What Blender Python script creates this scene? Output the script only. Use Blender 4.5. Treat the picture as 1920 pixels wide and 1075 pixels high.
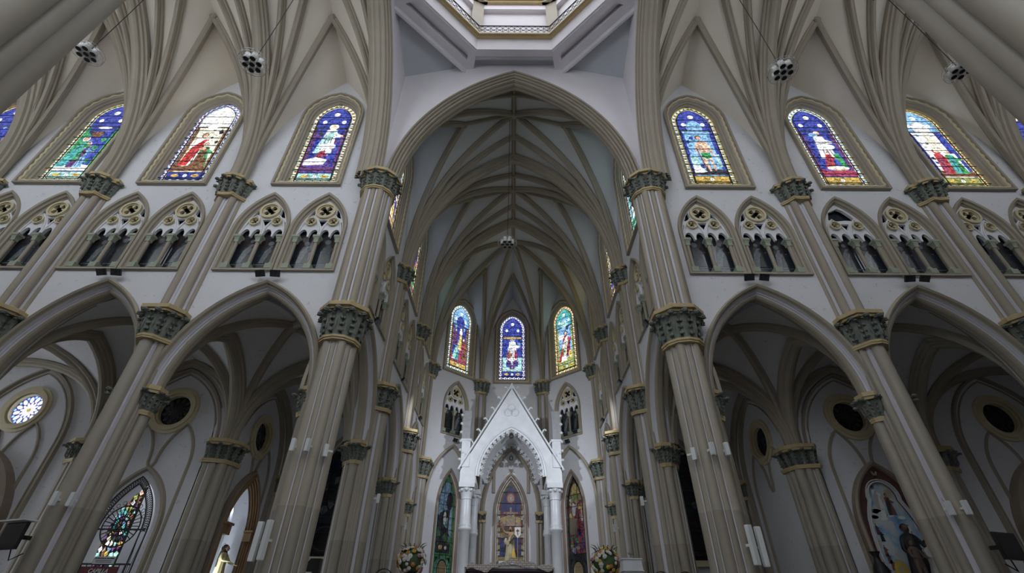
import bpy, bmesh, math, random
from mathutils import Vector, Matrix
from mathutils.geometry import delaunay_2d_cdt
PI = math.pi
for o in list(bpy.data.objects): bpy.data.objects.remove(o)
S = bpy.context.scene
COL = S.collection
# ------------------------------------------------------------------ camera, world, exposure
cam_d = bpy.data.cameras.new('camera'); cam = bpy.data.objects.new('camera', cam_d); COL.objects.link(cam)
cam_d.sensor_fit = 'HORIZONTAL'; cam_d.sensor_width = 36.0; cam_d.lens = 875.7/1920*36.0
cam_d.clip_end = 300
pit, yaw, rol = math.radians(35.896), math.radians(-.264), math.radians(.625)
fw = Vector((math.sin(yaw)*math.cos(pit), math.cos(yaw)*math.cos(pit), math.sin(pit)))
r0 = Vector((math.cos(yaw), -math.sin(yaw), 0)); u0 = r0.cross(fw)
r2 = r0*math.cos(rol)+u0*math.sin(rol); u2 = -r0*math.sin(rol)+u0*math.cos(rol)
mm = Matrix((r2, u2, -fw)).transposed().to_4x4(); mm.translation = (.068, 0, 1.6)
cam.matrix_world = mm
S.camera = cam
w = bpy.data.worlds.new('world'); S.world = w; w.use_nodes = True
bg = w.node_tree.nodes['Background']; bg.inputs[0].default_value = (.86, .92, 1.0, 1); bg.inputs[1].default_value = 2.2
S.view_settings.view_transform = 'Standard'; S.view_settings.look = 'None'
S.view_settings.gamma = 1; S.view_settings.use_curve_mapping = False
S.view_settings.exposure = 0.68
# ------------------------------------------------------------------ materials
MATS = {}
def nt(name):
    m = bpy.data.materials.new(name); m.use_nodes = True; MATS[name] = m
    return m, m.node_tree.nodes, m.node_tree.links, m.node_tree.nodes['Principled BSDF']
def mat(name, col, rough=.6, metal=0, var=.12, scale=3.0, bump=0, specks=0, dado=None):
    m, N, L, P = nt(name)
    P.inputs['Roughness'].default_value = rough; P.inputs['Metallic'].default_value = metal
    tc = N.new('ShaderNodeTexCoord'); geo = N.new('ShaderNodeNewGeometry')
    nz = N.new('ShaderNodeTexNoise'); nz.inputs['Scale'].default_value = scale; nz.inputs['Detail'].default_value = 5
    L.new(geo.outputs['Position'], nz.inputs['Vector'])
    mx = N.new('ShaderNodeMix'); mx.data_type = 'RGBA'
    a = [max(0, c*(1-var)) for c in col]; b = [min(1, c*(1+var)) for c in col]
    mx.inputs[6].default_value = (*a, 1); mx.inputs[7].default_value = (*b, 1)
    L.new(nz.outputs[0], mx.inputs[0]); out = mx.outputs[2]
    if specks:
        n2 = N.new('ShaderNodeTexNoise'); n2.inputs['Scale'].default_value = 7; n2.inputs['Detail'].default_value = 2
        L.new(geo.outputs['Position'], n2.inputs['Vector'])
        rp = N.new('ShaderNodeValToRGB'); rp.color_ramp.elements[0].position = .29; rp.color_ramp.elements[1].position = .32
        L.new(n2.outputs[0], rp.inputs[0])
        m2 = N.new('ShaderNodeMix'); m2.data_type = 'RGBA'; m2.inputs[6].default_value = (*[c*(1-specks) for c in col], 1)
        L.new(rp.outputs[0], m2.inputs[0]); L.new(out, m2.inputs[7]); out = m2.outputs[2]
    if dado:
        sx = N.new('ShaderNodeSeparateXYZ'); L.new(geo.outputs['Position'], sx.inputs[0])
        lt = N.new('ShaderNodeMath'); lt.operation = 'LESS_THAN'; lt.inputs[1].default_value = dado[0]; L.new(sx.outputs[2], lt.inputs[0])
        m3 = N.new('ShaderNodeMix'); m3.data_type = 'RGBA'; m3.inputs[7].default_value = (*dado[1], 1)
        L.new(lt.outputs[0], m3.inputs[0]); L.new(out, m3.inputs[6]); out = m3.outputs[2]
    L.new(out, P.inputs['Base Color'])
    if bump:
        bp = N.new('ShaderNodeBump'); bp.inputs['Strength'].default_value = bump; bp.inputs['Distance'].default_value = .02
        nb = N.new('ShaderNodeTexNoise'); nb.inputs['Scale'].default_value = scale*6; nb.inputs['Detail'].default_value = 4
        L.new(geo.outputs['Position'], nb.inputs['Vector']); L.new(nb.outputs[0], bp.inputs['Height']); L.new(bp.outputs[0], P.inputs['Normal'])
    return m
mat('plaster', (.74, .74, .76), .75, var=.05, scale=1.2, specks=.2)
mat('web_warmlit', (.84, .77, .66), .8, var=.06, scale=.8)  # warm light on the transept webs is put into this colour
mat('web_dimlit', (.68, .70, .70), .8, var=.08, scale=.8)  # weaker light in the choir is put into this greyer web colour
mat('crossing_white', (.78, .75, .78), .8, var=.06, scale=.9)
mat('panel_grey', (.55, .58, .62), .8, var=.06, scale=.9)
mat('taupe', (.37, .325, .255), .6, var=.1, scale=2)
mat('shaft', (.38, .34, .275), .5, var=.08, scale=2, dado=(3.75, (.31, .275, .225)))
mat('fillet', (.66, .65, .70), .55, var=.06, scale=2)
mat('gold', (.50, .39, .20), .5, var=.15, scale=6)
mat('goldpale', (.66, .58, .38), .55, var=.1, scale=6)
mat('leafstone', (.19, .21, .18), .6, var=.35, scale=14, bump=.6)
mat('capgreen', (.085, .095, .08), .6, var=.35, scale=9, bump=.5)
mat('basegreen', (.34, .38, .29), .6)
mat('tracery', (.78, .78, .80), .6, var=.04)
mat('marble', (.72, .74, .76), .35, var=.18, scale=2.5)
mat('marble_grey', (.36, .36, .37), .8, var=.3, scale=5, bump=.8)
mat('black', (.015, .015, .016), .4)
mat('darkmetal', (.03, .03, .032), .45, .5)
mat('iron', (.02, .02, .02), .5)
mat('lampwhite', (.75, .75, .74), .35)
mat('wire', (.55, .55, .55), .35, .6)
mat('boxwhite', (.72, .75, .74), .4, var=.03)
mat('room_shade', (.03, .03, .032), .9)  # near-black colour stands in for the shade of an unlit room
mat('floorstone', (.17, .16, .145), .25, var=.2, scale=.8)
mat('niche_gold', (.33, .2, .1), .4, var=.2)
mat('brown_arch', (.30, .235, .18), .5)
mat('redmarble', (.12, .05, .045), .4, var=.4, scale=5)
mat('skin', (.42, .24, .16), .55); mat('hair', (.03, .02, .016), .7)
mat('robe_cream', (.52, .47, .28), .6, var=.15, scale=8); mat('robe_gold', (.6, .5, .25), .4, var=.2, scale=8)
mat('robe_black', (.02, .02, .024), .6); mat('robe_brown', (.13, .09, .07), .6); mat('robe_white', (.5, .49, .45), .6)
mat('cloth_white', (.78, .76, .73), .8); mat('cloth_red', (.22, .10, .075), .8); mat('purple', (.10, .07, .10), .7)
mat('signred', (.12, .02, .025), .6, var=.05); mat('signwhite', (.62, .65, .64), .6, var=.03); mat('ink', (.04, .04, .05), .6)
mat('leafgreen', (.08, .13, .05), .6, var=.3, scale=9)
for nm, c in dict(fl_white=(.8, .8, .76), fl_pink=(.62, .3, .38), fl_yellow=(.72, .48, .08), fl_orange=(.65, .3, .08)).items(): mat(nm, c, .6)
def darkglass(name, col, rough=.12):
    m, N, L, P = nt(name); tc = N.new('ShaderNodeTexCoord')
    v = N.new('ShaderNodeTexVoronoi'); v.inputs['Scale'].default_value = 9; L.new(tc.outputs['Object'], v.inputs['Vector'])
    mx = N.new('ShaderNodeMix'); mx.data_type = 'RGBA'; mx.inputs[6].default_value = (*[c*.5 for c in col], 1); mx.inputs[7].default_value = (*col, 1)
    L.new(v.outputs['Color'], mx.inputs[0]); L.new(mx.outputs[2], P.inputs['Base Color'])
    P.inputs['Roughness'].default_value = rough; return m
darkglass('dg_blue', (.035, .045, .06)); darkglass('dg_red', (.07, .03, .025)); darkglass('dg_fig', (.14, .155, .165), .3)
darkglass('dg_grey', (.05, .056, .06), .2); darkglass('dg_black', (.012, .012, .013), .15); darkglass('dg_pale', (.2, .22, .24), .2)
def glass(name, col, strength, dark=.22, scale=13.0, lead=.012):
    """daylight seen through coloured antique glass: uneven cells held in thin lead"""
    m, N, L, P = nt(name); tc = N.new('ShaderNodeTexCoord')
    v = N.new('ShaderNodeTexVoronoi'); v.inputs['Scale'].default_value = scale
    v2 = N.new('ShaderNodeTexVoronoi'); v2.feature = 'DISTANCE_TO_EDGE'; v2.inputs['Scale'].default_value = scale
    for q in (v, v2): L.new(tc.outputs['Object'], q.inputs['Vector'])
    sx = N.new('ShaderNodeSeparateColor'); L.new(v.outputs['Color'], sx.inputs[0])
    mx = N.new('ShaderNodeMix'); mx.data_type = 'RGBA'; mx.inputs[6].default_value = (*[c*dark for c in col], 1)
    mx.inputs[7].default_value = (*[min(1, c*1.15+.03) for c in col], 1); L.new(sx.outputs[0], mx.inputs[0])
    gt = N.new('ShaderNodeMath'); gt.operation = 'GREATER_THAN'; gt.inputs[1].default_value = lead; L.new(v2.outputs[0], gt.inputs[0])
    ml = N.new('ShaderNodeMath'); ml.operation = 'MULTIPLY_ADD'; ml.inputs[1].default_value = strength*.9; ml.inputs[2].default_value = strength*.1; L.new(gt.outputs[0], ml.inputs[0])
    L.new(mx.outputs[2], P.inputs['Emission Color']); L.new(ml.outputs[0], P.inputs['Emission Strength'])
    P.inputs['Base Color'].default_value = (*[c*.2 for c in col], 1); P.inputs['Roughness'].default_value = .15
    m.cycles.emission_sampling = 'NONE'
    return m
GL = dict(white=(.95, .97, 1), cream=(.95, .88, .68), yellow=(.85, .66, .16), gold=(.62, .42, .10), red=(.55, .04, .04), crimson=(.38, .05, .10),
          blue=(.035, .055, .36), sky=(.25, .50, .85), teal=(.08, .42, .42), green=(.05, .34, .12), olive=(.35, .40, .10), brown=(.20, .10, .05),
          purple=(.12, .045, .18), flesh=(.80, .52, .38), aqua=(.45, .78, .75), dark=(.03, .035, .05))
for k, c in GL.items(): glass('g_'+k, c, {'white': 1.25, 'cream': 1.05}.get(k, .95))
for k in ('green', 'teal', 'sky', 'dark', 'olive', 'yellow', 'gold', 'red', 'flesh', 'blue', 'white', 'brown', 'crimson', 'cream'): glass('d_'+k, [.75*c+.25*sum(GL[k])/3 for c in GL[k]], .12)
def mottled(name, cols, scale):
    m, N, L, P = nt(name); tc = N.new('ShaderNodeTexCoord'); nz = N.new('ShaderNodeTexNoise')
    nz.inputs['Scale'].default_value = scale; nz.inputs['Detail'].default_value = 6; L.new(tc.outputs['Object'], nz.inputs['Vector'])
    rp = N.new('ShaderNodeValToRGB'); e = rp.color_ramp.elements
    for i, c in enumerate(cols):
        p = .3+.4*i/(len(cols)-1)
        q = e[0] if i == 0 else (e[1] if i == 1 else e.new(p))
        q.position = p; q.color = (*c, 1)
    L.new(nz.outputs[0], rp.inputs[0]); L.new(rp.outputs[0], P.inputs['Base Color']); P.inputs['Roughness'].default_value = .4
mottled('paint_sky', [(.10, .25, .50), (.30, .48, .66), (.62, .66, .68), (.45, .38, .25)], 1.6)
# ------------------------------------------------------------------ mesh builder
class MB:
    def __init__(s): s.v = []; s.f = []; s.m = []; s.sm = []
    def add(s, vs, fs, mi=0, smooth=False):
        b = len(s.v); s.v += [tuple(v) for v in vs]
        for f in fs: s.f.append(tuple(b+i for i in f)); s.m.append(mi); s.sm.append(smooth)
        return s
    def box(s, c, sz, mi=0, rz=0):
        x, y, z = sz[0]/2, sz[1]/2, sz[2]/2; cs, sn = math.cos(rz), math.sin(rz)
        vs = []
        for dz in (-z, z):
            for dx, dy in ((-x, -y), (x, -y), (x, y), (-x, y)): vs.append((c[0]+dx*cs-dy*sn, c[1]+dx*sn+dy*cs, c[2]+dz))
        return s.add(vs, [(3, 2, 1, 0), (4, 5, 6, 7), (0, 1, 5, 4), (1, 2, 6, 5), (2, 3, 7, 6), (3, 0, 4, 7)], mi)
    def prism(s, poly, z0, z1, mi=0, smooth=False):
        n = len(poly); vs = [(x, y, z0) for x, y in poly]+[(x, y, z1) for x, y in poly]
        s.add(vs, [(i, (i+1) % n, n+(i+1) % n, n+i) for i in range(n)], mi, smooth)
        return s.add(vs, [tuple(range(n-1, -1, -1)), tuple(range(n, 2*n))], mi)
    def loft(s, rings, mi=0, smooth=True, closed=True, caps=True):
        n = len(rings[0]); vs = [p for r in rings for p in r]; fs = []
        for k in range(len(rings)-1):
            for i in range(n if closed else n-1):
                j = (i+1) % n; fs.append((k*n+i, k*n+j, (k+1)*n+j, (k+1)*n+i))
        s.add(vs, fs, mi, smooth)
        if caps and closed: s.add(list(rings[0])+list(rings[-1]), [tuple(range(n-1, -1, -1)), tuple(range(n, 2*n))], mi)
        return s
    def lathe(s, prof, n=16, c=(0, 0, 0), mi=0, sx=1, sy=1, fold=0, fn=7, smooth=True):
        rings = []
        for r, z in prof:
            rings.append([(c[0]+sx*r*(1+fold*math.cos(fn*2*PI*i/n))*math.cos(2*PI*i/n), c[1]+sy*r*(1+fold*math.cos(fn*2*PI*i/n))*math.sin(2*PI*i/n), c[2]+z) for i in range(n)])
        return s.loft(rings, mi, smooth)
    def tube(s, pts, r, n=8, mi=0, smooth=True, closed=False):
        pts = [Vector(p) for p in pts]; rings = []; m = len(pts)
        ref = None
        for i, p in enumerate(pts):
            if closed: t = pts[(i+1) % m]-pts[i-1]
            else: t = pts[min(i+1, m-1)]-pts[max(i-1, 0)]
            t.normalize()
            if ref is None: ref = Vector((0, 0, 1)) if abs(t.z) < .9 else Vector((1, 0, 0))
            a = t.cross(ref)
            if a.length < 1e-4: a = t.orthogonal()
            a.normalize(); b = a.cross(t); ref = b
            rr = r[i] if isinstance(r, (list, tuple)) else r
            rings.append([p+a*(rr*math.cos(2*PI*k/n))+b*(rr*math.sin(2*PI*k/n)) for k in range(n)])
        if closed: rings.append(rings[0])
        return s.loft(rings, mi, smooth, True, not closed)
    def ball(s, c, r, n=10, mi=0):
        rx, ry, rz = r if isinstance(r, (list, tuple)) else (r, r, r)
        prof = [(max(1e-3, math.sin(PI*k/(n//2+2))), -math.cos(PI*k/(n//2+2))) for k in range(n//2+3)]
        return s.loft([[(c[0]+rx*q*math.cos(2*PI*i/n), c[1]+ry*q*math.sin(2*PI*i/n), c[2]+rz*z) for i in range(n)] for q, z in prof], mi)
    def mesh(s, name, mats):
        me = bpy.data.meshes.new(name); me.from_pydata(s.v, [], s.f); me.validate()
        for m in mats: me.materials.append(MATS[m])
        if len(me.polygons) == len(s.m):
            me.polygons.foreach_set('material_index', s.m); me.polygons.foreach_set('use_smooth', s.sm)
        me.update(); return me
def inpoly(p, poly):
    x, y = p; c = False; n = len(poly); j = n-1
    for i in range(n):
        xi, yi = poly[i]; xj, yj = poly[j]
        if (yi > y) != (yj > y) and x < (xj-xi)*(y-yi)/(yj-yi)+xi: c = not c
        j = i
    return c
def plate(mb, outer, holes, d0, d1, mi=0, sides=True):
    """flat plate in the local x-z plane, depth d0 (front) to d1, with real holes"""
    pts = [Vector(p) for p in outer]; ed = [(i, (i+1) % len(outer)) for i in range(len(outer))]
    for h in holes:
        b = len(pts); pts += [Vector(p) for p in h]; ed += [(b+i, b+(i+1) % len(h)) for i in range(len(h))]
    vs, es, fs, *_ = delaunay_2d_cdt(pts, ed, [], 0, 1e-5)
    tri = []
    for f in fs:
        c = sum((vs[i] for i in f), Vector((0, 0)))/len(f)
        if inpoly(c, outer) and not any(inpoly(c, h) for h in holes):
            a = (vs[f[1]]-vs[f[0]]).cross(vs[f[2]]-vs[f[0]])
            tri.append(tuple(f) if a > 0 else tuple(reversed(f)))
    mb.add([(v.x, d0, v.y) for v in vs], tri, mi)
    if d1 is not None:
        mb.add([(v.x, d1, v.y) for v in vs], [tuple(reversed(t)) for t in tri], mi)
        if sides:
            for loop in [outer]+list(holes):
                n = len(loop); mb.add([(x, d0, z) for x, z in loop]+[(x, d1, z) for x, z in loop], [(i, (i+1) % n, n+(i+1) % n, n+i) for i in range(n)], mi)
    return mb
# pointed arches: half span s, rise h, springing zs; e = offset outward
def arc_half(s, h, e, n):
    R = (s*s+h*h)/(2*s); c = R-s; r = R+e
    tm = math.acos(max(-1, min(1, c/r)))
    return [(r*math.cos(tm*i/n)-c, r*math.sin(tm*i/n)) for i in range(n+1)]
def arch_path(s, h, zs, zb=None, e=0, n=10, drop=0):
    a = arc_half(s, h, e, n); p = []
    if zb is not None: p.append((s+e, zb-drop))
    p += [(x, zs+z) for x, z in a]; p += [(-x, zs+z) for x, z in reversed(a[:-1])]
    if zb is not None: p.append((-s-e, zb-drop))
    return p
def frame(mb, prof, s, h, zs, zb=None, closed=False, n=10, mi=0, x0=0, mis=None):
    """sweep profile [(offset outward, depth)] around a pointed arch (with jambs from zb; closed adds a mitred sill)"""
    rows = [arch_path(s, h, zs, zb, e, n, e if closed else 0) for e, d in prof]; k = len(rows[0])
    for j in range(len(prof)-1):
        a, b = rows[j], rows[j+1]; da, db = prof[j][1], prof[j+1][1]
        vs = [(x+x0, da, z) for x, z in a]+[(x+x0, db, z) for x, z in b]
        fs = [(i, i+1, k+i+1, k+i) for i in range(k-1)]
        if closed: fs.append((k-1, 0, k, 2*k-1))
        mb.add(vs, fs, mis[j] if mis else mi)
    return mb
def circ(cx, cz, r, n=20, a0=0): return [(cx+r*math.cos(a0+2*PI*i/n), cz+r*math.sin(a0+2*PI*i/n)) for i in range(n)]
def foil(cx, cz, r, k=4, n=8, a0=0):
    p = []; q = r*.34
    for j in range(k):
        a = a0+2*PI*j/k; x, z = cx+r*.56*math.cos(a), cz+r*.56*math.sin(a)
        for i in range(n+1):
            t = a-PI*.8+PI*1.6*i/n; p.append((x+q*math.cos(t), z+q*math.sin(t)))
    return p
def ringplate(mb, cx, cz, r0, r1, d0, d1, n=24, mi=0):
    A = circ(cx, cz, r1, n); B = circ(cx, cz, r0, n); k = n
    rows = [(B, d1), (B, d0), (A, d0), (A, d1)]
    for (p, da), (q, db) in zip(rows, rows[1:]): mb.add([(x, da, z) for x, z in p]+[(x, db, z) for x, z in q], [(i, (i+1) % k, k+(i+1) % k, k+i) for i in range(k)], mi)
    return mb
# ------------------------------------------------------------------ objects
def link(name, data, parent=None, M=None):
    o = bpy.data.objects.new(name, data); COL.objects.link(o)
    if parent is not None: o.parent = parent
    if M is not None: o.matrix_basis = M
    return o
def tag(o, label=None, cat=None, group=None, kind=None):
    if label: o['label'] = label
    if cat: o['category'] = cat
    if group: o['group'] = group
    if kind: o['kind'] = kind
    return o
CACHE = {}
def part(name, key, fn, mats, parent, M=None):
    """mesh object; alike pieces share the mesh through key"""
    if key is None or key not in CACHE:
        mb = MB(); fn(mb); me = mb.mesh(name, mats if isinstance(mats, (list, tuple)) else [mats])
        if key is not None: CACHE[key] = me
    else: me = CACHE[key]
    return link(name, me, parent, M)
def place(x, y, z=0, rz=0): return Matrix.Translation((x, y, z)) @ Matrix.Rotation(rz, 4, 'Z')
def T(x, y, z): return Matrix.Translation((x, y, z))
def thing(name, label, cat, M, group=None): return tag(link(name, None, None, M), label, cat, group)
def struct(name, label, M=None): return tag(link(name, None, None, M), label, None, None, 'structure')
# ------------------------------------------------------------------ layout of the church (metres)
CX = [5.25, 10.49, 15.53, 19.95, 24.6]; CXA = [5.25, 10.49, 15.53, 24.6]; YW = 12.2; WT = .62
YC = [12.2, 17.5, 22.8, 27.46]; XW = 5.25
YA = 17.5; XA = 10.6
YM = 6.95; YN = 1.7
ZS, ZL0, ZL1, ZU0, ZU1 = 6.95, 8.2, 9.2, 14.25, 15.15
ZSILL = 10.99; ZR = 23.5
A0 = math.atan2(30.1-27.46, 5.0-2.15)
APL = math.hypot(2.85, 2.64)
F_APL = place(-3.575, 28.78, 0, A0); F_APC = place(0, 30.1); F_APR = place(3.575, 28.78, 0, -A0)
# floors
def fl(mb):
    mb.box((0, 6, -.1), (70, 60, .2))
part('floor', None, fl, 'floorstone', None); tag(bpy.data.objects['floor'], 'polished stone church floor under the crossing and aisles', kind='structure')
def fl2(mb):
    for i in range(6): mb.box((0, 21.9+.15*i, .2+i*.34), (10.4-.02*i, 16.8-.3*i, .34))
o = part('floor_sanctuary', None, fl2, 'floorstone', None); tag(o, 'raised stone sanctuary floor with steps around the altar', kind='structure')
ZP = 2.07
# ---- arcade walls
ARC = [(.57, 0), (.57, -.10), (.48, -.14), (.39, -.10), (.34, -.02), (.30, .0)]
ARW = [(.30, 0), (.28, .09), (.235, .09), (.21, .14), (.17, .16)]
ARI = [(.17, .16), (.11, .14), (.04, .18), (0, .24), (0, WT-.24), (.04, WT-.18), (.11, WT-.14), (.17, WT-.16)]
ARC, ARW, ARI = [[(e*.64, d) for e, d in q] for q in (ARC, ARW, ARI)]
mir = lambda p: [(e, WT-d) for e, d in reversed(p)]
def arcade_arch(parent, M, L):
    s, h = L/2-.565, 3.226
    part('hood_moulding', ('hood', L), lambda mb: frame(mb, ARC, s, h, ZS, n=14), 'taupe', parent, M)
    part('arch_reveal', ('rev', L), lambda mb: (frame(mb, ARW, s, h, ZS, n=14), frame(mb, mir(ARW), s, h, ZS, n=14)), 'fillet', parent, M)
    part('arch_soffit', ('sof', L), lambda mb: frame(mb, ARI, s, h, ZS, n=14), 'taupe', parent, M)
    part('rear_moulding', ('hoodr', L), lambda mb: frame(mb, mir(ARC), s, h, ZS, n=14), 'taupe', parent, M)
TU = 1.02; T_S, T_H, T_ZS = .80, 1.62, 12.78          # triforium opening
C_S, C_H, C_ZS, C_ZB = .92, 1.25, 19.5, 15.46           # clerestory glass
def bay_holes(L, x0, arcade=True, trif=(-TU, TU), clere=True, blind=False):
    hs = []
    if arcade:
        hs.append([(x+x0, z) for x, z in arch_path(L/2-.565, 3.226, ZS, .02, .19, 14)])
    for t in trif: hs.append([(x+x0+t, z) for x, z in arch_path(T_S, T_H, T_ZS, 11.16, .1, 8, .1)])
    if clere: hs.append([(x+x0, z) for x, z in arch_path(C_S, C_H, C_ZS, C_ZB, .14, 8, .14)])
    return hs
def wall(name, label, M, xa, xb, bays, ztop=23.4):
    def fn(mb):
        hs = []
        for b in bays: hs += bay_holes(**b)
        plate(mb, [(xa, 0), (xb, 0), (xb, ztop), (xa, ztop)], hs, 0, WT)
    o = part(name, None, fn, 'plaster', None, M); tag(o, label, kind='structure')
    for b in bays:
        if b.get('arcade', True): arcade_arch(o, T(b['x0'], 0, 0), b['L'])
    return o
LB = [CX[i+1]-CX[i] for i in range(4)]; XB = [(CX[i]+CX[i+1])/2 for i in range(4)]
CB = [YC[i+1]-YC[i] for i in range(3)]; YB = [(YC[i]+YC[i+1])/2 for i in range(3)]
WTL = wall('wall_transept_left', 'white plaster transept wall with two tiers of windows on the left', place(0, YW), -CX[4], -CX[0], [dict(L=LB[i], x0=-XB[i]) for i in range(4)])
WTR = wall('wall_transept_right', 'white plaster transept wall with two tiers of windows on the right', place(0, YW), CX[0], CX[4], [dict(L=LB[i], x0=XB[i]) for i in range(4)])
WCL = wall('wall_choir_left', 'white choir wall above the left arcade', place(-XW, 0, 0, PI/2), YC[0]+.4, YC[3], [dict(L=CB[i], x0=YB[i], trif=(-.98, .98)) for i in range(3)])
WCR = wall('wall_choir_right', 'white choir wall above the right arcade', place(XW, 0, 0, -PI/2), -YC[3], -YC[0]-.4, [dict(L=CB[i], x0=-YB[i], trif=(-.98, .98)) for i in range(3)])
APH = dict(L=APL, x0=0, arcade=False, trif=(0,))
WAP = []
for nm, M, lab, b in (('wall_apse_left', F_APL, 'slanting white apse wall left of the altar canopy', APH), ('wall_apse_centre', F_APC, 'white apse wall behind the marble altar canopy', dict(L=4.3, x0=0, arcade=False, trif=())), ('wall_apse_right', F_APR, 'slanting white apse wall right of the altar canopy', APH)):
    hw = APL/2+.05 if b is APH else 2.2
    def fn(mb, b=b, hw=hw):
        hs = bay_holes(**b); s = .62 if b is APH else .80
        hs.append(arch_path(s, 1.75 if b is APH else 2.0, 7.0 if b is APH else 6.9, 3.0 if b is APH else 3.4, .03, 8))
        plate(mb, [(-hw, 0), (hw, 0), (hw, 23.4), (-hw, 23.4)], hs, 0, .7)
    o = part(nm, None, fn, 'plaster', None, M); tag(o, lab, kind='structure'); WAP.append(o)
    if b is APH:   # big blind arch around the lower window
        part('blind_arch_moulding', 'bla', lambda mb: frame(mb, [(.2, 0), (.2, -.14), (.1, -.18), (.03, -.1), (0, 0)], APL/2-.42, 2.95, 7.3, 2.0, n=12), 'taupe', o)
    else:
        part('blind_arch_moulding', 'blc', lambda mb: frame(mb, [(.22, 0), (.22, -.14), (.1, -.2), (.03, -.1), (0, 0)], 1.55, 3.6, 6.9, None, n=12), 'taupe', o)
        part('upper_arch_moulding', 'blc2', lambda mb: frame(mb, [(.16, 0), (.16, -.1), (.0, -.1), (0, 0)], .95, 1.9, 12.3, 8, n=10), 'taupe', o)
# third choir bay and the end of the aisles are walled
for sx in (-1, 1):
    sd = 'left' if sx < 0 else 'right'
    o = part('wall_sacristy_'+sd, None, lambda mb: mb.box((sx*6.3, 25.2, 5.5), (.2, 5.0, 11)), 'plaster', None); tag(o, 'plain white wall closing the last choir bay on the '+sd, kind='structure')
# ---- transept ends and crossing upper walls
for sx in (-1, 1):
    sd = 'left' if sx < 0 else 'right'
    o = part('wall_transept_end_'+sd, None, lambda mb: mb.box((sx*24.9, 7, 12), (.5, 11.5, 24)), 'plaster', None); tag(o, 'white end wall of the transept on the '+sd, kind='structure')
# ---- unseen nave walls and roof, shaped so daylight enters only through a high gap
for sx in (-1, 1):
    sd = 'left' if sx < 0 else 'right'
    o = part('wall_transept_near_'+sd, None, lambda mb: mb.box((sx*15.4, YN-.5, 7.7 if sx < 0 else 8.8), (19.8, .8, 15.4 if sx < 0 else 17.6)), 'plaster', None); tag(o, 'unseen near wall of the %s transept arm, its height shaped to limit light' % sd, kind='structure')  # unseen; the right wall is raised higher to dim the right aisle
    o = part('wall_nave_'+sd, None, lambda mb: mb.box((sx*5.8, -9, 7.3), (.8, 20.2, 14.6)), 'plaster', None); tag(o, 'unseen nave wall on the %s, added to let light in only high up' % sd, kind='structure')
o = part('wall_nave_end', None, lambda mb: mb.box((0, -19.4, 11.5), (12.4, .6, 23)), 'plaster', None); tag(o, 'unseen end wall of the nave, added to block light from behind', kind='structure')
o = part('ceiling_nave', None, lambda mb: mb.box((0, -8.9, 23.7), (12.4, 21.4, .4)), 'web_warmlit', None); tag(o, 'unseen plain nave ceiling, added to block the sky overhead', kind='structure')
# ------------------------------------------------------------------ ribs and vault webs
RIB = [(-.15, -.02), (-.15, .09), (-.105, .12), (-.09, .2), (-.045, .27), (.045, .27), (.09, .2), (.105, .12), (.15, .09), (.15, -.02)]
RIBT = [(-.34, -.02), (-.34, .14), (-.27, .17), (-.25, .25), (-.17, .27), (-.14, .36), (-.06, .41), (.06, .41), (.14, .36), (.17, .27), (.25, .25), (.27, .17), (.34, .14), (.34, -.02)]
RIBS = [(x*.8, y*.8) for x, y in RIB]
RIBA = [(x*.85, y*.85) for x, y in RIBT]
def arcpts(p0, p1, n=18, start=0.0):
    p0, p1 = Vector(p0), Vector(p1); d = Vector((p1.x-p0.x, p1.y-p0.y, 0)); L = d.length; H = p1.z-p0.z; d.normalize()
    H0 = max(H, L*1.0001); R = (L*L+H0*H0)/(2*L); tm = math.acos(max(-1, min(1, (R-L)/R)))
    pts, nor = [], []
    for i in range(n+1):
        t = tm*i/n; pts.append(p0+d*(R-R*math.cos(t))+Vector((0, 0, R*math.sin(t)*H/H0)))
        nor.append((d*math.cos(t)-Vector((0, 0, math.sin(t)))).normalized())
    return pts, nor, Vector((d.y, -d.x, 0))
def sweep(mb, pts, nor, side, prof, mi=0):
    rings = [[p+side*x+n*y for x, y in prof] for p, n in zip(pts, nor)]
    return mb.loft(rings, mi, False, False, False)
def rib(parent, p0, p1, prof, m='taupe', n=18, name='rib'):
    return part(name, None, lambda mb: sweep(mb, *arcpts(p0, p1, n), prof), m, parent)
def ridge(parent, p0, p1, prof=RIBS, m='taupe', n=1):
    p0, p1 = Vector(p0), Vector(p1); d = (p1-p0).normalized(); sd = Vector((d.y, -d.x, 0)).normalized(); dn = sd.cross(d)
    if dn.z > 0: dn = -dn
    return part('ridge_rib', None, lambda mb: sweep(mb, [p0, p1], [dn, dn], sd, prof), m, parent)
def web(mb, p0, a, b, n=18):
    A = arcpts(p0, a, n)[0]; B = arcpts(p0, b, n)[0]; K = 4
    vs = []; fs = []
    for i in range(n+1):
        for k in range(K+1): vs.append(A[i].lerp(B[i], k/K))
    for i in range(n):
        for k in range(K): q = i*(K+1)+k; fs.append((q, q+1, q+K+2, q+K+1))
    mb.add(vs, fs, 0, True)
def boss(parent, p, r=.22):
    part('boss', ('boss', r), lambda mb: mb.lathe([(.02, -.32), (r*.6, -.33), (r, -.22), (r, -.08), (r*.8, 0)], 12), 'taupe', parent, T(*p))
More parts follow.
